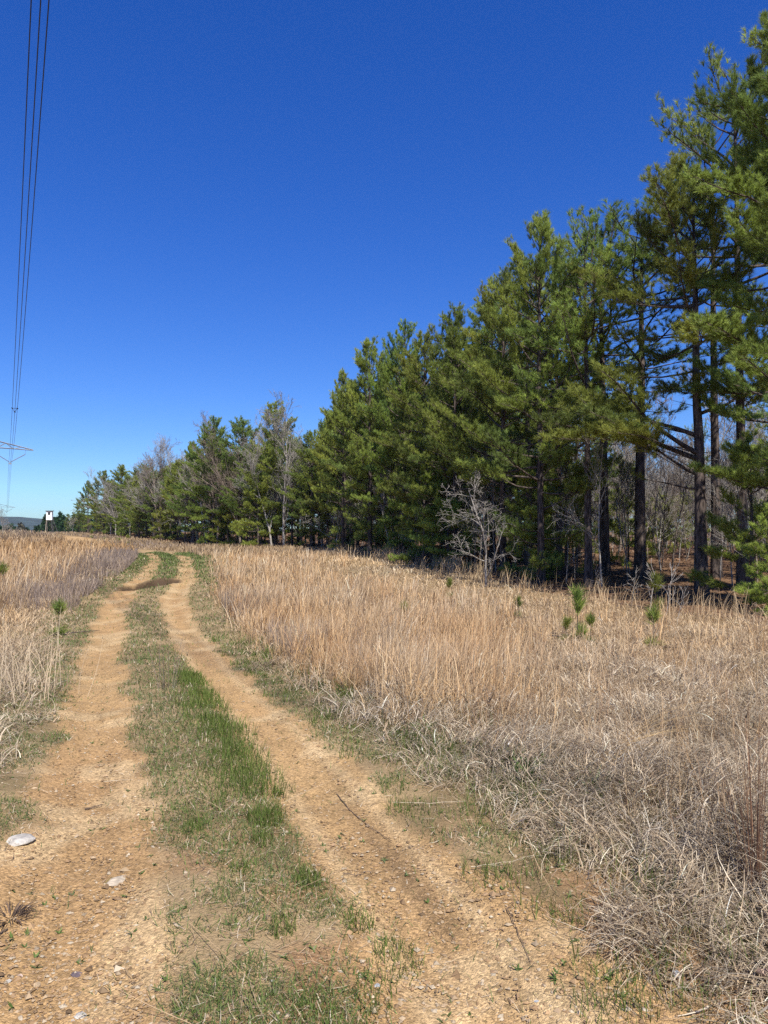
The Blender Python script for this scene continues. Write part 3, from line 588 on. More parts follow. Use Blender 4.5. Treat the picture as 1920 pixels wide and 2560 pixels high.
# front pines, one by one: column, top row, distance, prototype, label
FRONT = [
 (806, -8, 18.5, T2, 'tallest pine of all, towering at the right border of the picture', .95),
 (701, 186, 21, T1, 'thick dark trunked pine with long bare limbs reaching left over a gap', 1.0),
 (742, 58, 22.5, IN[0], 'tall pine filling the slope just left of the tallest pine', .8),
 (716, 122, 25.5, IN[1], 'pine behind the thick limbed pine, stepping up toward the tallest pine', .85),
 (640, 212, 25.5, IN[0], 'pine just left of the thick limbed pine, high in the tree line', 1.25),
 (604, 229, 26.5, IN[2], 'slim pine with a straight bare dark trunk left of the gap', 1.2),
 (588, 231, 23.5, IN[2], 'pine with a pale lit trunk foot beside the slim bare trunk', .9),
 (541, 227, 24.5, E[0], 'broad tall pine at the high left shoulder of the big pines', .82),
 (503, 280, 28, E[3], 'pine leaning out as the left flank of the tall group', .9),
 (455, 314, 32, E[1], 'narrow pine with a pointed top behind the pale leafless tree', .85),
 (425, 338, 35, E[4], 'pine between the pointed narrow pine and the spire topped pine', .9),
 (404, 327, 39, E[2], 'spire topped pine at the middle of the tree line', .72),
 (370, 345, 42, E[1], 'dark full pine whose shadow reaches out onto the grass', .85),
 (343, 378, 44, E[0], 'pine at the left end of the middle clump, falling to lower trees', .7),
 (312, 433, 57, E[4], 'shorter pine with a bare dark foot left of the middle clump', .85),
 (276, 406, 63, E[1], 'rounded pine behind the tall pale leafless tree', .8),
 (242, 422, 70, E[3], 'pine on the left of the pale leafless tree, second of two equal peaks', .8),
 (213, 420, 72, E[2], 'pine at the left peak of the far half of the tree line', .68),
 (192, 446, 84, E[0], 'pine stepping down left of the far peak', .75),
 (168, 468, 95, E[4], 'dark pine below the far leafless crowns', .95),
 (143, 466, 106, E[3], 'far pine rising behind low scrub on the left part of the edge', .9),
 (121, 467, 122, E[1], 'far round crowned pine near the left end of the wood', .95),
 (104, 472, 135, E[2], 'far pine second from the left end of the wood', .8),
 (88, 483, 150, E[0], 'far thin topped pine at the left end of the wood', .8),
 (79, 502, 162, E[4], 'last small pine at the far left end of the wood', .9),
]
for px, ty, d, pr, lab, wd in FRONT:
    place(pr, 'pine_tree', at(px, d), d, hfor(px, ty, d), lab, 'pine tree', 'pines along the edge of the wood', 0 if pr is T1 else None, wd*(1.45 if d > 55 else 1.12))
# young pines low at the edge
for px, ty, d, pr, lab, wd in [
 (752, 452, 19.0, YG[0], 'bright young pine low at the right border beside the thick trunk', 1.15),
 (775, 515, 17.6, YG[1], 'low bright pine bough drooping at the right border over the grass', 1.0),
 (448, 505, 31, YG[1], 'bright young pine in front of the pale leafless tree, lower left of it', 1.5),
 (424, 478, 33, YG[0], 'light green young pine left of the pale leafless tree under tall pines', 1.1),
 (566, 455, 25, YG[0], 'young pine among dark trunks at the left of the gap', .85),
 (531, 480, 26, YG[1], 'small young pine under the broad tall pine', .9),
 (628, 472, 30, YG[1], 'dark slender young pine standing in the gap', .7),
 (160, 512, 86, YG[0], 'low bright pine at the foot of the far trees', 1.3),
 (258, 492, 62, YG[1], 'low pine at the foot of the rounded pine', 1.3),
 (228, 500, 70, YG[0], 'low pine at the foot of the two equal peaks', 1.3)]:
    place(pr, 'young_pine', at(px, d), d, hfor(px, ty, d), lab, 'young pine', 'young pines at the forest edge', None, wd)
# skyline that fillers must stay under
SK = np.array([(60, 525), (80, 503), (100, 475), (120, 468), (150, 458), (185, 447), (213, 424), (241, 424), (262, 436), (276, 410), (300, 432), (318, 438), (326, 405), (340, 382), (370, 350), (405, 336), (430, 345), (456, 322), (472, 295), (490, 270), (510, 248), (534, 234), (568, 232), (615, 232), (640, 216), (660, 206), (678, 190), (690, 165), (705, 130), (722, 100), (750, 55), (768, 30), (800, -5), (860, -60), (1200, -200)], float)
def sky(px): return float(np.interp(px, SK[:, 0], SK[:, 1]))
spots = [(at(f[0], f[2]), f[2]) for f in FRONT]
def fill(count, ylo, yhi, dlo, dhi, sep, fn, tries=6000, maxpx=900, minpx=66):
    done = 0
    for _ in range(tries):
        if done >= count: break
        y = ylo*(yhi/ylo)**rng.random(); x = edgex(y)+dlo+(dhi-dlo)*rng.random()
        px = CX+F*x/y
        if px > maxpx or px < minpx: continue
        s = sep*(1+y/90)
        if any((x-a)**2+(y-b)**2 < s*s for a, b in spots): continue
        spots.append((x, y)); fn(x, y, px); done += 1
def f_second(x, y, px):
    if 580 < px < 775 and rng.random() < .8: return
    H = min(rng.uniform(9.5, 12.5), EYE+(CYH-sky(px)-10-rng.random()*26)/F*y-float(height(x, y)))
    if H < 4: H = 4
    pr = E[rng.integers(5)] if px < 590 and rng.random() < (.75 if y > 34 else .4) else IN[rng.integers(3)]
    place(pr, 'pine_tree', x, y, H, 'dark pine packed close behind the front pines of the wood', 'pine tree', 'pines packed behind the front row', None, rng.uniform(.9, 1.2))
fill(96, 22, 165, 1.0, 8, 1.6, f_second)
fill(60, 55, 165, .3, 9, 1.2, f_second)
def f_deep(x, y, px):
    if 555 < px < 775 and rng.random() < .85: return
    H = min(rng.uniform(9.5, 12.5), EYE+(CYH-sky(px)-14)/F*y-float(height(x, y)))
    place(IN[rng.integers(3)], 'pine_tree', x, y, max(H, 4), 'slim pine trunk standing deep inside the wood', 'pine tree', 'pines deep inside the wood', None, rng.uniform(.7, .9))
fill(80, 24, 130, 7, 50, 1.8, f_deep)
# leafless trees seen one by one
for px, ty, d, pr, lab, nm in [
 (486, 466, 23.8, BS[0], 'pale twisted leafless tree standing before the dark wood', 'bare_tree'),
 (284, 396, 60, BT[0], 'tall pale leafless tree beside the rounded pine', 'bare_tree'),
 (272, 415, 61, BT[2], 'tall pale leafless tree with crossing limbs in front of the rounded pine', 'bare_tree'),
 (154, 433, 96, BT[1], 'tall leafless tree rising above the far pines on the left', 'bare_tree'),
 (166, 437, 98, BB[0], 'brown leafless tree right of the tallest far leafless crown', 'bare_tree'),
 (180, 434, 92, BT[2], 'thin leafless tree between the far leafless crowns and the left peak', 'bare_tree'),
 (232, 408, 76, BB[1], 'brown leafless crown poking up between the two equal pine peaks', 'bare_tree'),
 (252, 412, 74, BT[1], 'wispy leafless crown right of the two equal pine peaks', 'bare_tree'),
 (300, 420, 66, BB[0], 'wispy reddish leafless crown right of the rounded pine', 'bare_tree'),
 (322, 425, 62, BT[0], 'leafless crown before the shadowed middle clump', 'bare_tree'),
 (335, 470, 50, BS[1], 'low spreading leafless tree at the foot of the middle clump', 'bare_tree'),
 (104, 466, 140, BT[2], 'far leafless tree above the left end of the pines', 'bare_tree'),
 (72, 508, 160, BS[1], 'small pale leafless tree at the very left end of the wood', 'bare_tree'),
 (130, 470, 104, BT[0], 'grey leafless tree leaning before the far pines', 'bare_tree'),
 (198, 462, 80, BS[0], 'pale tangled leafless tree at the foot of the left peak', 'bare_tree'),
 (3, 507, 118, BT[1], 'slender pale leafless tree at the left border below the pylon', 'bare_tree'),
 (12, 518, 120, BS[1], 'small pale leafless tree under the power lines at the left border', 'bare_tree')]:
    place(pr, nm, at(px, d), d, hfor(px, ty, d), lab, 'bare tree', 'leafless trees at the edge of the wood')
def f_bare(x, y, px):
    H = min(rng.uniform(7, 11), EYE+(CYH-sky(px)-4)/F*y-float(height(x, y)))
    place((BT+BB)[rng.integers(5)], 'bare_tree', x, y, max(H, 3.5), 'grey leafless tree standing behind the pines inside the wood', 'bare tree', 'leafless trees inside the wood')
fill(90, 24, 120, 4, 50, 1.5, f_bare)
def f_edgebare(x, y, px):
    H = EYE+(CYH-sky(px)+rng.random()*12-6)/F*y-float(height(x, y))
    place((BT+BB)[rng.integers(5)], 'bare_tree', x, y, max(H, 3.5), 'grey leafless tree among the far pines on the left part of the edge', 'bare tree', 'leafless trees among the far pines', None, 1.15)
fill(9, 66, 135, 0, 2.5, .9, f_edgebare)
def f_young(x, y, px):
    if 555 < px < 775 and rng.random() < .7: return
    place(YG[rng.integers(2)], 'young_pine', x, y, rng.uniform(2.2, 4.5), 'young pine growing in the shade between the trunks of the wood', 'young pine', 'young pines inside the wood', None, rng.uniform(.8, 1.2))
fill(46, 24, 70, 5, 34, 1.2, f_young)
def f_sap(x, y, px):
    place((SP+SPG+SPG)[rng.integers(7)], 'bare_sapling', x, y, rng.uniform(2.6, 6), 'thin leafless sapling between the trunks of the wood', 'sapling', 'thin saplings between the trunks')
fill(80, 34, 115, 16, 95, 1.3, f_bare, 9000, 900, 555); fill(60, 26, 62, 8, 50, .6, f_sap, 9000, 900, 555)
fill(170, 20, 75, .1, 22, .5, f_sap, 9000)
for px, py, h_, lab in [(599, 596, 1.0, 'small white twiggy sapling at the shade line below the slim bare trunk'), (631, 606, 1.05, 'small grey twiggy sapling at the shade line in the gap'), (650, 611, 1.25, 'taller white forked sapling at the shade line in the gap'), (664, 615, 1.3, 'white crooked sapling nearest the thick limbed pine'), (676, 618, .8, 'low white twiggy sapling right beside the crooked one')]:
    x, y = ground_at(px, py); place(TW[rng.integers(2)], 'bare_sapling', x, y, h_, lab, 'sapling', 'white saplings at the shade line')
# pine seedlings in the grass
for px, d, h_, i, lab, wd in [
 (60, 14.5, .62, 1, 'bushy green pine seedling in the grey grass left of the track', 1.6),
 (577, 13.4, .85, 0, 'upright pine seedling in the tan grass, tallest of the right group', 1.2),
 (590, 12.8, .5, 1, 'small pine seedling right of the tallest seedling of the right group', 1.3),
 (566, 13.0, .42, 0, 'small pine seedling left of the tallest seedling of the right group', 1.5),
 (653, 12.3, .62, 1, 'lone pine seedling in the tan grass at the right', 1.3),
 (655, 18.4, .8, 0, 'bushy pine seedling at the shade line below the gap', 1.5),
 (404, 15.5, .5, 1, 'low pine seedling in the orange grass right of the track', 1.3),
 (518, 17.0, .45, 0, 'low pine seedling in the tan grass below the pale leafless tree', 1.5),
 (449, 21, .5, 0, 'pine seedling before the dark shade of the wood', 1.2),
 (104, 92, 1.1, 1, 'dark pine seedling on the far slope beyond the bend', 1.5),
 (118, 88, 1.0, 0, 'second dark pine seedling on the far slope, lower right of the first', 1.8),
 (92, 100, 1.0, 0, 'dark pine seedling on the far slope beside the bare hump', 1.5),
 (128, 80, .9, 1, 'dark pine seedling on the near part of the far slope', 1.6),
 (3, 22, .8, 1, 'green pine seedling in the orange grass at the left border', 1.6)]:
    x = at(px, d); place(SD[i], 'pine_seedling', x, d, h_, lab, 'pine seedling', 'pine seedlings in the field', None, .62*wd)

# ------------------------------------------------------------------ rocks, twigs, clumps
def rock_mesh(seed, s, flat):
    g = np.random.default_rng(seed); n = 14; m = 9
    th = np.linspace(0, PI, m); ph = np.arange(n)*2*PI/n
    D = np.stack([np.sin(th)[:, None]*np.cos(ph), np.sin(th)[:, None]*np.sin(ph), np.cos(th)[:, None]*np.ones(n)], -1)
    r = np.ones((m, n))
    for _ in range(9):
        pl = nrm(g.normal(0, 1, 3)); dd = D@pl; lim = g.uniform(.55, .85); r = np.minimum(r, np.where(dd > lim*.6, lim/np.maximum(dd, 1e-3), 9))
    r = r*(1+g.normal(0, .035, (m, n))); V = (D*r[..., None]*np.array(s)*np.array([1, 1, flat])).reshape(-1, 3)
    i = np.arange(m-1)[:, None]*n; j = np.arange(n)[None]; j2 = (j+1) % n
    return V, np.stack([i+j, i+n+j, i+n+j2, i+j2], -1).reshape(-1, 4)
RM = {k_: plain_mat('rock_'+k_, c_, .85, 0, .35, 22, 1.0) for k_, c_ in dict(white=(.37, .34, .29), pale=(.40, .33, .235), tan=(.40, .29, .17), dark=(.115, .085, .09), grey=(.31, .32, .33), pink=(.45, .34, .27)).items()}
for i, (px, py, wpx, ck, flat, lab) in enumerate([
 (22, 839, 32, 'white', .30, 'large flat whitish rock at the left border of the track'),
 (121, 878, 25, 'pale', .16, 'pale worn rock sunk flush into the left rut'),
 (85, 1011, 13, 'white', .6, 'bright white stone at the bottom of the left rut'),
 (78, 1017, 4, 'white', .7, 'tiny white chip touching the bright white stone'),
 (81, 970, 12, 'dark', .35, 'dark purplish stone alone in the left rut'),
 (42, 981, 9, 'tan', .75, 'tan blocky stone left of the dark purplish stone'),
 (14, 976, 6, 'white', .7, 'small white stone left of the tan blocky stone'),
 (25, 972, 7, 'pink', .4, 'flat pinkish stone between small white and tan blocky stones'),
 (26, 1014, 7, 'pale', .5, 'yellowish stone in the bottom left corner, upper of two'),
 (30, 1021, 7, 'pale', .4, 'yellowish stone in the bottom left corner, lower of two'),
 (377, 980, 9, 'grey', .6, 'grey white stone at the inner edge of the right rut'),
 (672, 969, 11, 'grey', .6, 'blue grey stone at the foot of the matted grass'),
 (641, 1006, 7, 'pale', .55, 'round yellowish stone by the right verge'),
 (492, 863, 6, 'pale', .5, 'cream pebble at the outer edge of the right rut'),
 (534, 996, 5, 'grey', .5, 'small blue grey pebble in the right rut'),
 (274, 976, 5, 'white', .5, 'white pebble on the bare median, upper of two'),
 (280, 1006, 6, 'pale', .5, 'pale pebble on the bare median, lower of two'),
 (4, 960, 5, 'white', .5, 'small white pebble at the left border above the stones'),
 (225, 553.5, 5, 'white', .5, 'white rock on the grass far off before the wood')]):
    x, y = ground_at(px, py); s = wpx/F*math.hypot(y, 1.2)/2
    V, Fc = rock_mesh(800+i, (s, s*.8, s*.8), flat)
    o = link('rock', mk_mesh('rock', V, Fc, RM[ck], None, False), None, (x, y, float(height(x, y))+s*flat*.22), (0, 0, rng.random()*6))
    tag(o, lab, 'rock', 'loose rocks on the track')
def twig_from(pts_px, r, lab, mat, dz=.008, cat='twig', nm='twig', grp='fallen twigs'):
    P = []
    for px, py in pts_px:
        x, y = ground_at(px, py); P.append([x, y, float(height(x, y))+dz])
    P = np.array(P); Q = []
    for a, b in zip(P[:-1], P[1:]):
        for t in np.linspace(0, 1, 6)[:-1]:
            q = a+(b-a)*t+rng.normal(0, .0025, 3)*np.array([1, 1, .3]); q[2] = max(q[2], float(height(q[0], q[1]))+r*.6); Q.append(q)
    Q.append(P[-1]); o0 = np.array(Q[0]); V, Fc = tube(np.array(Q)-o0, np.linspace(r, r*.5, len(Q)), 6)
    tag(link(nm, mk_mesh(nm, V, Fc, mat, None, True), None, tuple(o0)), lab, cat, grp)
palem = plain_mat('straw_stalk', (.47, .39, .27), .8, 0, .2, 20)
twig_from([(338, 793), (349, 808), (356, 814), (370, 826), (392, 840)], .003, 'long dark twig lying along the right rut', M['twig'])
twig_from([(88, 809), (96, 806), (105, 803)], .005, 'short dark twig lying across the left rut', M['twig'])
twig_from([(344, 872), (356, 873), (366, 870), (374, 869)], .0025, 'thin brown twig across the right rut', M['twig'])
twig_from([(505, 904), (515, 925), (529, 960)], .0022, 'thin bent twig lying down the outer half of the right rut', M['twig'])
twig_from([(0, 934), (6, 931), (12, 927)], .005, 'dark twig stub at the left border near the dark tuft', M['twig'])
twig_from([(107, 781), (122, 780), (135, 779)], .0022, 'pale stalk lying across the left rut', palem, .01, 'stalk', 'straw_stalk', 'loose straw stalks')
twig_from([(393, 803), (430, 804), (465, 803)], .0022, 'long pale stalk lying across the outer edge of the right rut', palem, .02, 'stalk', 'straw_stalk', 'loose straw stalks')
twig_from([(470, 868), (490, 866), (515, 861)], .0022, 'pale stalk lying at the grassy outer edge of the right rut', palem, .02, 'stalk', 'straw_stalk', 'loose straw stalks')
def clump(nm, px, py, n, L, lean, droop, w, cols, lab, cat, rad=.05, azs=None, segs=6, zoff=0.):
    x, y = ground_at(px, py); z = float(height(x, y))+zoff
    a = rng.random(n)*2*PI; r_ = rad*np.sqrt(rng.random(n)); az = a if azs is None else rng.normal(azs[0], azs[1], n)
    V, Fc, C = ribbons(np.stack([np.cos(a)*r_, np.sin(a)*r_, np.zeros(n)], 1), az, L*rng.uniform(.6, 1.15, n), np.abs(rng.normal(lean, .1, n)), rng.normal(droop, .15, n), w, segs, palette(n, cols, .15), rng.normal(0, .2, n), .35)
    tag(link(nm, mk_mesh(nm, V, Fc, M['straw'], C), None, (x, y, z)), lab, cat)
clump('grass_clump', 752, 898, 42, .75, .05, .15, .0045, [(.26, .145, .085), (.36, .20, .11), (.20, .12, .075)], 'upright reddish brown stalk clump in the grey grass at the right', 'grass clump', .055)
clump('grass_clump', 600, 782, 34, 1.0, .85, 1.25, .0045, [(.66, .47, .23), (.58, .38, .17)], 'golden grass bundle arching over to the right', 'grass clump', .03, (.05, .09), 9, .12)
clump('weed_stalk', 168, 688, 16, .62, .12, .1, .006, [(.15, .11, .09), (.22, .17, .14)], 'dead dark weed stalks standing on the green median', 'weed', .10)
clump('dead_tuft', 15, 915, 90, .085, .7, 1.3, .005, [(.10, .07, .05), (.16, .11, .08), (.06, .045, .035)], 'dark brown dead grass tuft at the left border of the track', 'dead tuft', .07)

for px, py, lab in ((755, 985, 'curled pinkish dead leaf in the matted grass near the bottom right'), (676, 840, 'small curled dead leaf in the matted grass right of the track')):
    x, y = ground_at(px, py); q = np.linspace(-1, 1, 9); A_, B_ = np.meshgrid(q, q); ww = (1-A_**2*.9)*.55
    LV = np.stack([A_*.03, B_*ww*.032, .011*A_**2+.012*B_**2+.007*A_*B_+.01], -1).reshape(-1, 3); I9 = (np.arange(8)[:, None]*9+np.arange(8)[None]).ravel()
    tag(link('fallen_leaf', mk_mesh('fallen_leaf', LV, np.stack([I9, I9+1, I9+10, I9+9], 1), LFM if 'LFM' in globals() else globals().setdefault('LFM', plain_mat('dead_leaf', (.34, .23, .17), .7, 0, .25, 20)), None, True), None, (x, y, float(height(x, y))+.03+.5*float(mat_depth(np.array([x]), np.array([y]))[0])), (.2, .3, rng.random()*6)), lab, 'dead leaf', 'dead leaves')
# ------------------------------------------------------------------ power line
def cable_xy(y): return .85-.5052*y
def cable_h(y): return EYE+11.9+.0006*(y-100)**2
TY = 150.0; TXc = cable_xy(TY)-8.2; TG = float(height(TXc, TY))
dirv = nrm(np.array([-.5052, 1.0])); per_ = np.array([dirv[1], -dirv[0]])
def line_pts(off, dz):
    ys = np.concatenate([np.linspace(-70, 150, 90)]); a = np.stack([cable_xy(ys)+per_[0]*off, ys+per_[1]*off, cable_h(ys)+dz], 1)
    y2 = np.linspace(150, 430, 60)[1:]; t = (y2-150)/280; z2 = lerp(cable_h(150.), EYE+10.2, t)-26*t*(1-t)*.45
    b = np.stack([cable_xy(y2)+per_[0]*off, y2+per_[1]*off, z2+dz], 1); return np.vstack([a, b])
for off, dz, lab in ((-.235, .13, 'left black power cable of the three in the bundle'), (0, -.25, 'middle black power cable of the bundle, hanging lowest'), (.235, .13, 'right black power cable of the three in the bundle')):
    V, Fc = tube(line_pts(off, dz), .019, 6)
    tag(link('power_cable', mk_mesh('power_cable', V, Fc, M['cable'], None, True)), lab, 'power cable', 'power cables overhead')
for ys in (76.,):
    c0 = np.array([cable_xy(ys), ys, cable_h(ys)]); A = Acc(); pts = [c0+np.array([per_[0]*o_, per_[1]*o_, d_]) for o_, d_ in ((-.235, .13), (0, -.25), (.235, .13))]
    for i in range(3): A.add(*tube(np.array([pts[i], pts[(i+1) % 3]])-c0, .022, 5)); A.add(*tube(np.array([pts[i]-[0, .12, 0], pts[i]+[0, .12, 0]])-c0, .05, 6))
    tag(link('cable_spacer', A.mesh('cable_spacer', M['cable']), None, tuple(c0)), 'small triangular spacer clamped on the three cables', 'cable spacer')
def tower(x, y, gz_, hAtt, lab, th=.075):
    """lattice tower: mast, crossarm, V insulators; local X along the arm"""
    ang = math.atan2(per_[1], per_[0]); e = bpy.data.objects.new('transmission_tower', None); COL.objects.link(e)
    e.location = (x, y, gz_); e.rotation_euler = (0, 0, ang); tag(e, lab, 'pylon', 'pylons of the power line')
    hl = hAtt-gz_+2.75; hb = hl+1.9; m = Acc(); S4 = [(-1, -1), (1, -1), (1, 1), (-1, 1)]
    levels = np.linspace(0, hb, 10); hw = lambda z: lerp(2.6, .8, min(1, z/hl))
    for sx, sy in S4: m.add(*tube(np.array([[sx*hw(z), sy*hw(z), z-(.4 if z == 0 else 0)] for z in levels]), th*1.1, 4))
    for z0, z1 in zip(levels[:-1], levels[1:]):
        for (ax_, ay_), (bx, by) in zip(S4, S4[1:]+S4[:1]):
            m.add(*tube(np.array([[ax_*hw(z0), ay_*hw(z0), z0], [bx*hw(z1), by*hw(z1), z1]]), th*.55, 4)); m.add(*tube(np.array([[bx*hw(z0), by*hw(z0), z0], [ax_*hw(z1), ay_*hw(z1), z1]]), th*.55, 4))
            m.add(*tube(np.array([[ax_*hw(z1), ay_*hw(z1), z1], [bx*hw(z1), by*hw(z1), z1]]), th*.5, 4))
    link('mast', m.mesh('mast', M['steel']), e)
    a = Acc(); half = 12.4
    for sy in (-1, 1):
        top = np.array([[sx*half, sy*.12, hl+.1] if abs(sx) == 1 else [0, sy*.8, hl+2.9] for sx in (-1, 0, 1)]); bot = np.array([[-half, sy*.12, hl], [-half*.75, sy*.3, hl+.15], [0, sy*.8, hl+.45], [half*.75, sy*.3, hl+.15], [half, sy*.12, hl]])
        a.add(*tube(top, th, 4)); a.add(*tube(bot, th*.9, 4))
        xs = np.linspace(-half*.95, half*.95, 17); zt_ = lambda q: hl+.1+2.8*(1-abs(q)/half); zb_ = lambda q: hl+.45*(1-abs(q)/half)+.02; yy = lambda q: sy*lerp(.8, .12, abs(q)/half)
        for i in range(16): a.add(*tube(np.array([[xs[i], yy(xs[i]), zt_(xs[i]) if i % 2 else zb_(xs[i])], [xs[i+1], yy(xs[i+1]), zb_(xs[i+1]) if i % 2 else zt_(xs[i+1])]]), th*.55, 4))
    link('crossarm', a.mesh('crossarm', M['steel']), e)
    for cxp in (-8.2, 8.2):
        for s in (-1, 1):
            v = Acc(); p0 = np.array([cxp, 0, hl-2.6]); p1 = np.array([cxp+s*2.75, 0, hl-.85]); v.add(*tube(np.array([p0, p1]), .05, 5)); v.add(*tube(np.array([p1, [cxp+s*2.75, 0, hl+.2]]), .02, 4))
            for t in np.linspace(.08, .95, 18): q = p0+(p1-p0)*t; v.add(*tube(np.array([q, q+(p1-p0)*.018]), .11, 8))
            link('insulator', v.mesh('insulator', M['glass']), e)
        v = Acc(); v.add(*tube(np.array([[cxp, 0, hl-2.55], [cxp, 0, hl-3.0]]), .10, 6)); v.add(*box((cxp, 0, hl-2.85), (.6, .12, .25))); link('clamp', v.mesh('clamp', M['steel']), e)
    return e
px_, py_ = TXc, TY
tc0 = np.array([cable_xy(TY), TY])-per_*8.2
tower(tc0[0], tc0[1], float(height(*tc0)), float(cable_h(TY)), 'lattice pylon arm with a hanging V insulator at the left border', .085)
tc1 = np.array([cable_xy(430.), 430.])-per_*8.2
tower(tc1[0], tc1[1], float(height(*tc1)), EYE+10.2, 'farther faint lattice pylon low at the left border', .07)

# ------------------------------------------------------------------ hunting blind on stilts
bd = 150.0; bx0 = at(49.6, bd); zb = EYE+(CYH-520)/F*bd; bz = float(height(bx0, bd))
e = bpy.data.objects.new('hunting_blind', None); COL.objects.link(e); e.location = (bx0, bd, bz); rz = .22; e.rotation_euler = (0, 0, rz)
tag(e, 'white box hunting blind on tall stilts at the crest of the field', 'hunting blind')
w_ = 1.08; hh_ = 1.75; fz = zb-bz
A = Acc(); t_ = .05
A.add(*box((0, 0, fz+.03), (w_, w_, .06)))
for s in (-1, 1):
    A.add(*box((0, s*(w_/2-t_/2), fz+.06+.46), (w_, t_, .92))); A.add(*box((s*(w_/2-t_/2), 0, fz+.06+.46), (t_, w_-2*t_, .92)))
    A.add(*box((0, s*(w_/2-t_/2), fz+hh_-.11), (w_, t_, .22))); A.add(*box((s*(w_/2-t_/2), 0, fz+hh_-.11), (t_, w_-2*t_, .22)))
    for q in (-1, 1):
        A.add(*box((q*(w_/2-.15), s*(w_/2-t_/2), fz+.98+(hh_-.22-.98)/2), (.30, t_, hh_-.22-.98))); A.add(*box((s*(w_/2-t_/2), q*(w_/2-.16), fz+.98+(hh_-.22-.98)/2), (t_, .22, hh_-.22-.98)))
link('cabin', A.mesh('cabin', M['white']), e)
for s in (0, 1): 
    f = link('window', mk_mesh('window', *box((0, -(w_/2-.07), fz+1.3) if s == 0 else (-(w_/2-.07), 0, fz+1.3), (w_-.6, .02, .62) if s == 0 else (.02, w_-.6, .62)), M['dark']), e)
rv, rf = box((0, 0, 0), (w_+.34, w_+.34, .10)); rv[:, 2] += fz+hh_+.055+rv[:, 1]*.06
link('roof', mk_mesh('roof', rv, rf, M['roof']), e)
for sx in (-1, 1):
    for sy in (-1, 1): link('leg', mk_mesh('leg', *tube(np.array([[sx*(w_/2+.12), sy*(w_/2+.12), -.3], [sx*(w_/2-.06), sy*(w_/2-.06), fz]]), .06, 4), M['timber'] if sx < 0 else M['roof']), e)  # left legs timber; right legs take the dark roof colour as painted shade
A = Acc(); lx = w_/2+.2
for s in (-1, 1): A.add(*tube(np.array([[lx+.9, s*.22, -.1], [w_/2+.03, s*.22, fz+.2]]), .035, 4))
for t in np.linspace(.12, .95, 8): A.add(*tube(np.array([[lerp(lx+.9, w_/2+.03, t), -.22, lerp(-.1, fz+.2, t)], [lerp(lx+.9, w_/2+.03, t), .22, lerp(-.1, fz+.2, t)]]), .02, 4))
link('ladder', A.mesh('ladder', M['roof']), e)

# ------------------------------------------------------------------ far wood, hill, haze
g = np.random.default_rng(5); V, C = [], []
for i in range(150):
    d = g.uniform(255, 330); pxx = lerp(42, 120, g.random()) if i < 110 else g.uniform(-60, 42); x = at(pxx, d); H = g.uniform(7.5, 10.5)*(1 if i < 110 else .72); z0 = float(height(x, d))
    n = 420; t = g.random(n)**.8; rr = 2.2*(1-t**1.5)**.8*np.sqrt(g.random(n))+.15; a = g.random(n)*2*PI
    P = np.stack([x+np.cos(a)*rr, d+np.sin(a)*rr, z0+.6+(H-.6)*t], 1); s = g.uniform(.25, .6, n)[:, None, None]
    V.append((P[:, None]+g.normal(0, 1, (n, 3, 3))*s*.8).reshape(-1, 3)); cc = np.array([.032, .06, .022]) if g.random() < .8 else np.array([.10, .09, .065])
    C.append(np.repeat(np.clip(cc*(1+g.normal(0, .2, (n, 1))), .004, 1), 3, 0))
V = np.concatenate(V); put('distant_wood', V, np.arange(len(V)).reshape(-1, 3), np.concatenate(C), M['needle'], 'dark belt of far trees below the hill on the left', 'far wood')
hxs = np.linspace(-1700, 900, 150); hys = np.linspace(1250, 2150, 40); HX, HY = np.meshgrid(hxs, hys)
pxh = CX+F*HX/1650
prof = np.interp(pxh, [-450, -200, -60, 0, 25, 64, 110, 200, 320, 800], [10, 26, 33, 37.5, 36, 26.5, 19, 12, 8, 6])
cross = np.clip(1-((HY-1650)/400)**2, 0, 1)
HZ = -8+(prof+2)*cross**.8+(noise(HX, HY, 90, 95)-.5)*5*cross+(noise(HX, HY, 14, 96, 2)-.5)*3.0*cross
ny_, nx_ = HX.shape; I = (np.arange(ny_-1)[:, None]*nx_+np.arange(nx_-1)[None]).ravel()
hm = plain_mat('wooded_hill_hazed', (.024, .042, .038), .95, 0, .55, .03)  # blue-green base colour carries part of the distance haze, on top of the volume
tag(link('hill', mk_mesh('hill', np.stack([HX.ravel(), HY.ravel(), HZ.ravel()], 1), np.stack([I, I+1, I+nx_+1, I+nx_], 1), hm, None, True)), 'long low wooded hill tinted blue green for distance', 'hill', kind='structure')
HAZE = 0.00008
if HAZE:
    hv, hf = box((0, 650, 23), (5600, 6200, 76))
    m, nt, p, out = nmat('haze_air'); nt.nodes.remove(p); v = nt.nodes.new('ShaderNodeVolumePrincipled')
    v.inputs['Color'].default_value = (.80, .88, 1, 1); v.inputs['Density'].default_value = HAZE; v.inputs['Anisotropy'].default_value = .2
    nt.links.new(v.outputs[0], out.inputs['Volume'])
    tag(link('haze', mk_mesh('haze', hv, hf, m)), 'thin blue air between the field and the far hill', 'haze', kind='stuff')

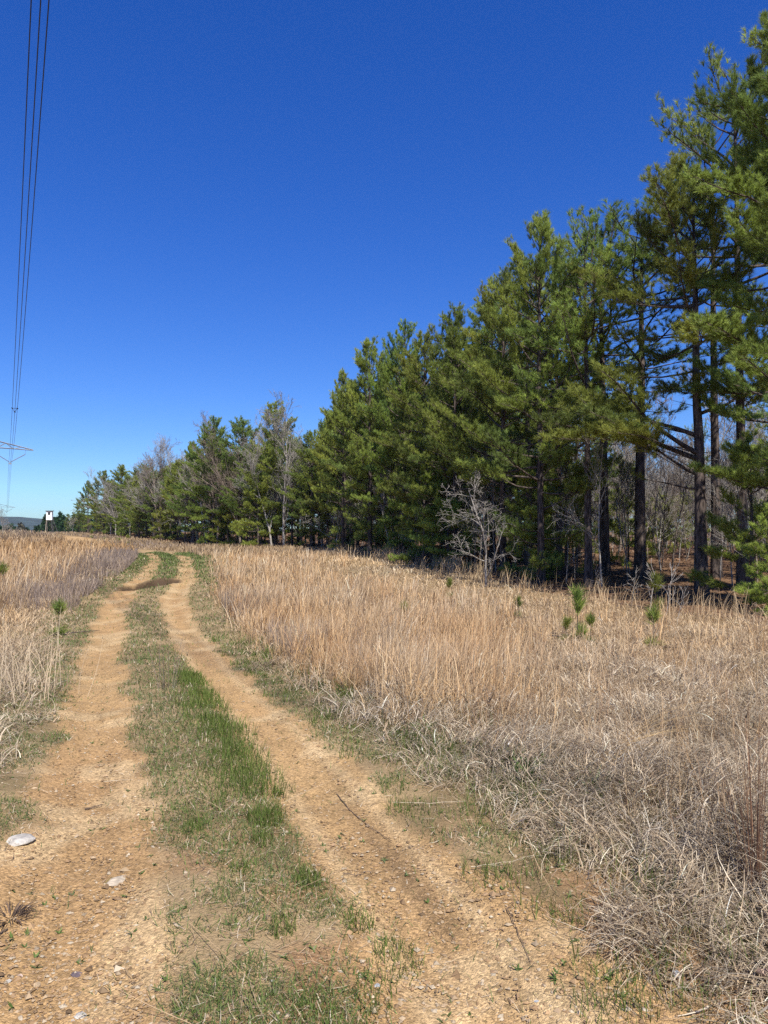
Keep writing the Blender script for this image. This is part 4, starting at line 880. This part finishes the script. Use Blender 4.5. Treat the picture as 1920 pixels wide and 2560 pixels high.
# ------------------------------------------------------------------ light
SUN_AZ, SUN_EL = R(19), R(51)       # behind the camera, to the right
sun = bpy.data.objects.new('sun', bpy.data.lights.new('sun', 'SUN')); COL.objects.link(sun)
sun.data.energy = 4.8; sun.data.angle = R(.53); sun.data.color = (1, .955, .88)
from mathutils import Vector
to_sun = Vector((math.sin(SUN_AZ)*math.cos(SUN_EL), -math.cos(SUN_AZ)*math.cos(SUN_EL), math.sin(SUN_EL)))
sun.rotation_euler = to_sun.to_track_quat('Z', 'Y').to_euler()
w = bpy.data.worlds.new('World'); sc.world = w; w.use_nodes = True; nt = w.node_tree
bg = nt.nodes['Background']; st = nt.nodes.new('ShaderNodeTexSky'); st.sky_type = 'NISHITA'; st.sun_disc = False
st.sun_elevation = SUN_EL; st.sun_rotation = PI-SUN_AZ; st.altitude = 300; st.air_density = 1.0; st.dust_density = .1; st.ozone_density = 2.6
gm_ = nt.nodes.new('ShaderNodeHueSaturation'); gm_.inputs['Saturation'].default_value = 1.36; gm_.inputs['Hue'].default_value = .517; gm_.inputs['Value'].default_value = 1.12
ga = nt.nodes.new('ShaderNodeGamma'); ga.inputs['Gamma'].default_value = .87
mt = nt.nodes.new('ShaderNodeMix'); mt.data_type = 'RGBA'; mt.blend_type = 'MULTIPLY'; mt.inputs['Factor'].default_value = 1; mt.inputs['B'].default_value = (.46, .68, 1, 1)
nt.links.new(st.outputs[0], gm_.inputs['Color']); nt.links.new(gm_.outputs[0], ga.inputs['Color']); nt.links.new(ga.outputs[0], mt.inputs['A']); nt.links.new(mt.outputs['Result'], bg.inputs['Color']); bg.inputs['Strength'].default_value = .101
sc.view_settings.view_transform = 'Standard'; sc.view_settings.look = 'None'; sc.view_settings.exposure = .75; sc.view_settings.gamma = 1
sc.render.engine = 'CYCLES'
cy = sc.cycles; cy.max_bounces = 6; cy.diffuse_bounces = 3; cy.glossy_bounces = 2; cy.transmission_bounces = 3; cy.transparent_max_bounces = 6; cy.volume_bounces = 0
cy.use_denoising = False; cy.denoiser = 'OPENIMAGEDENOISE'; cy.denoising_input_passes = 'RGB_ALBEDO_NORMAL'; cy.denoising_prefilter = 'ACCURATE'; cy.sample_clamp_indirect = 6
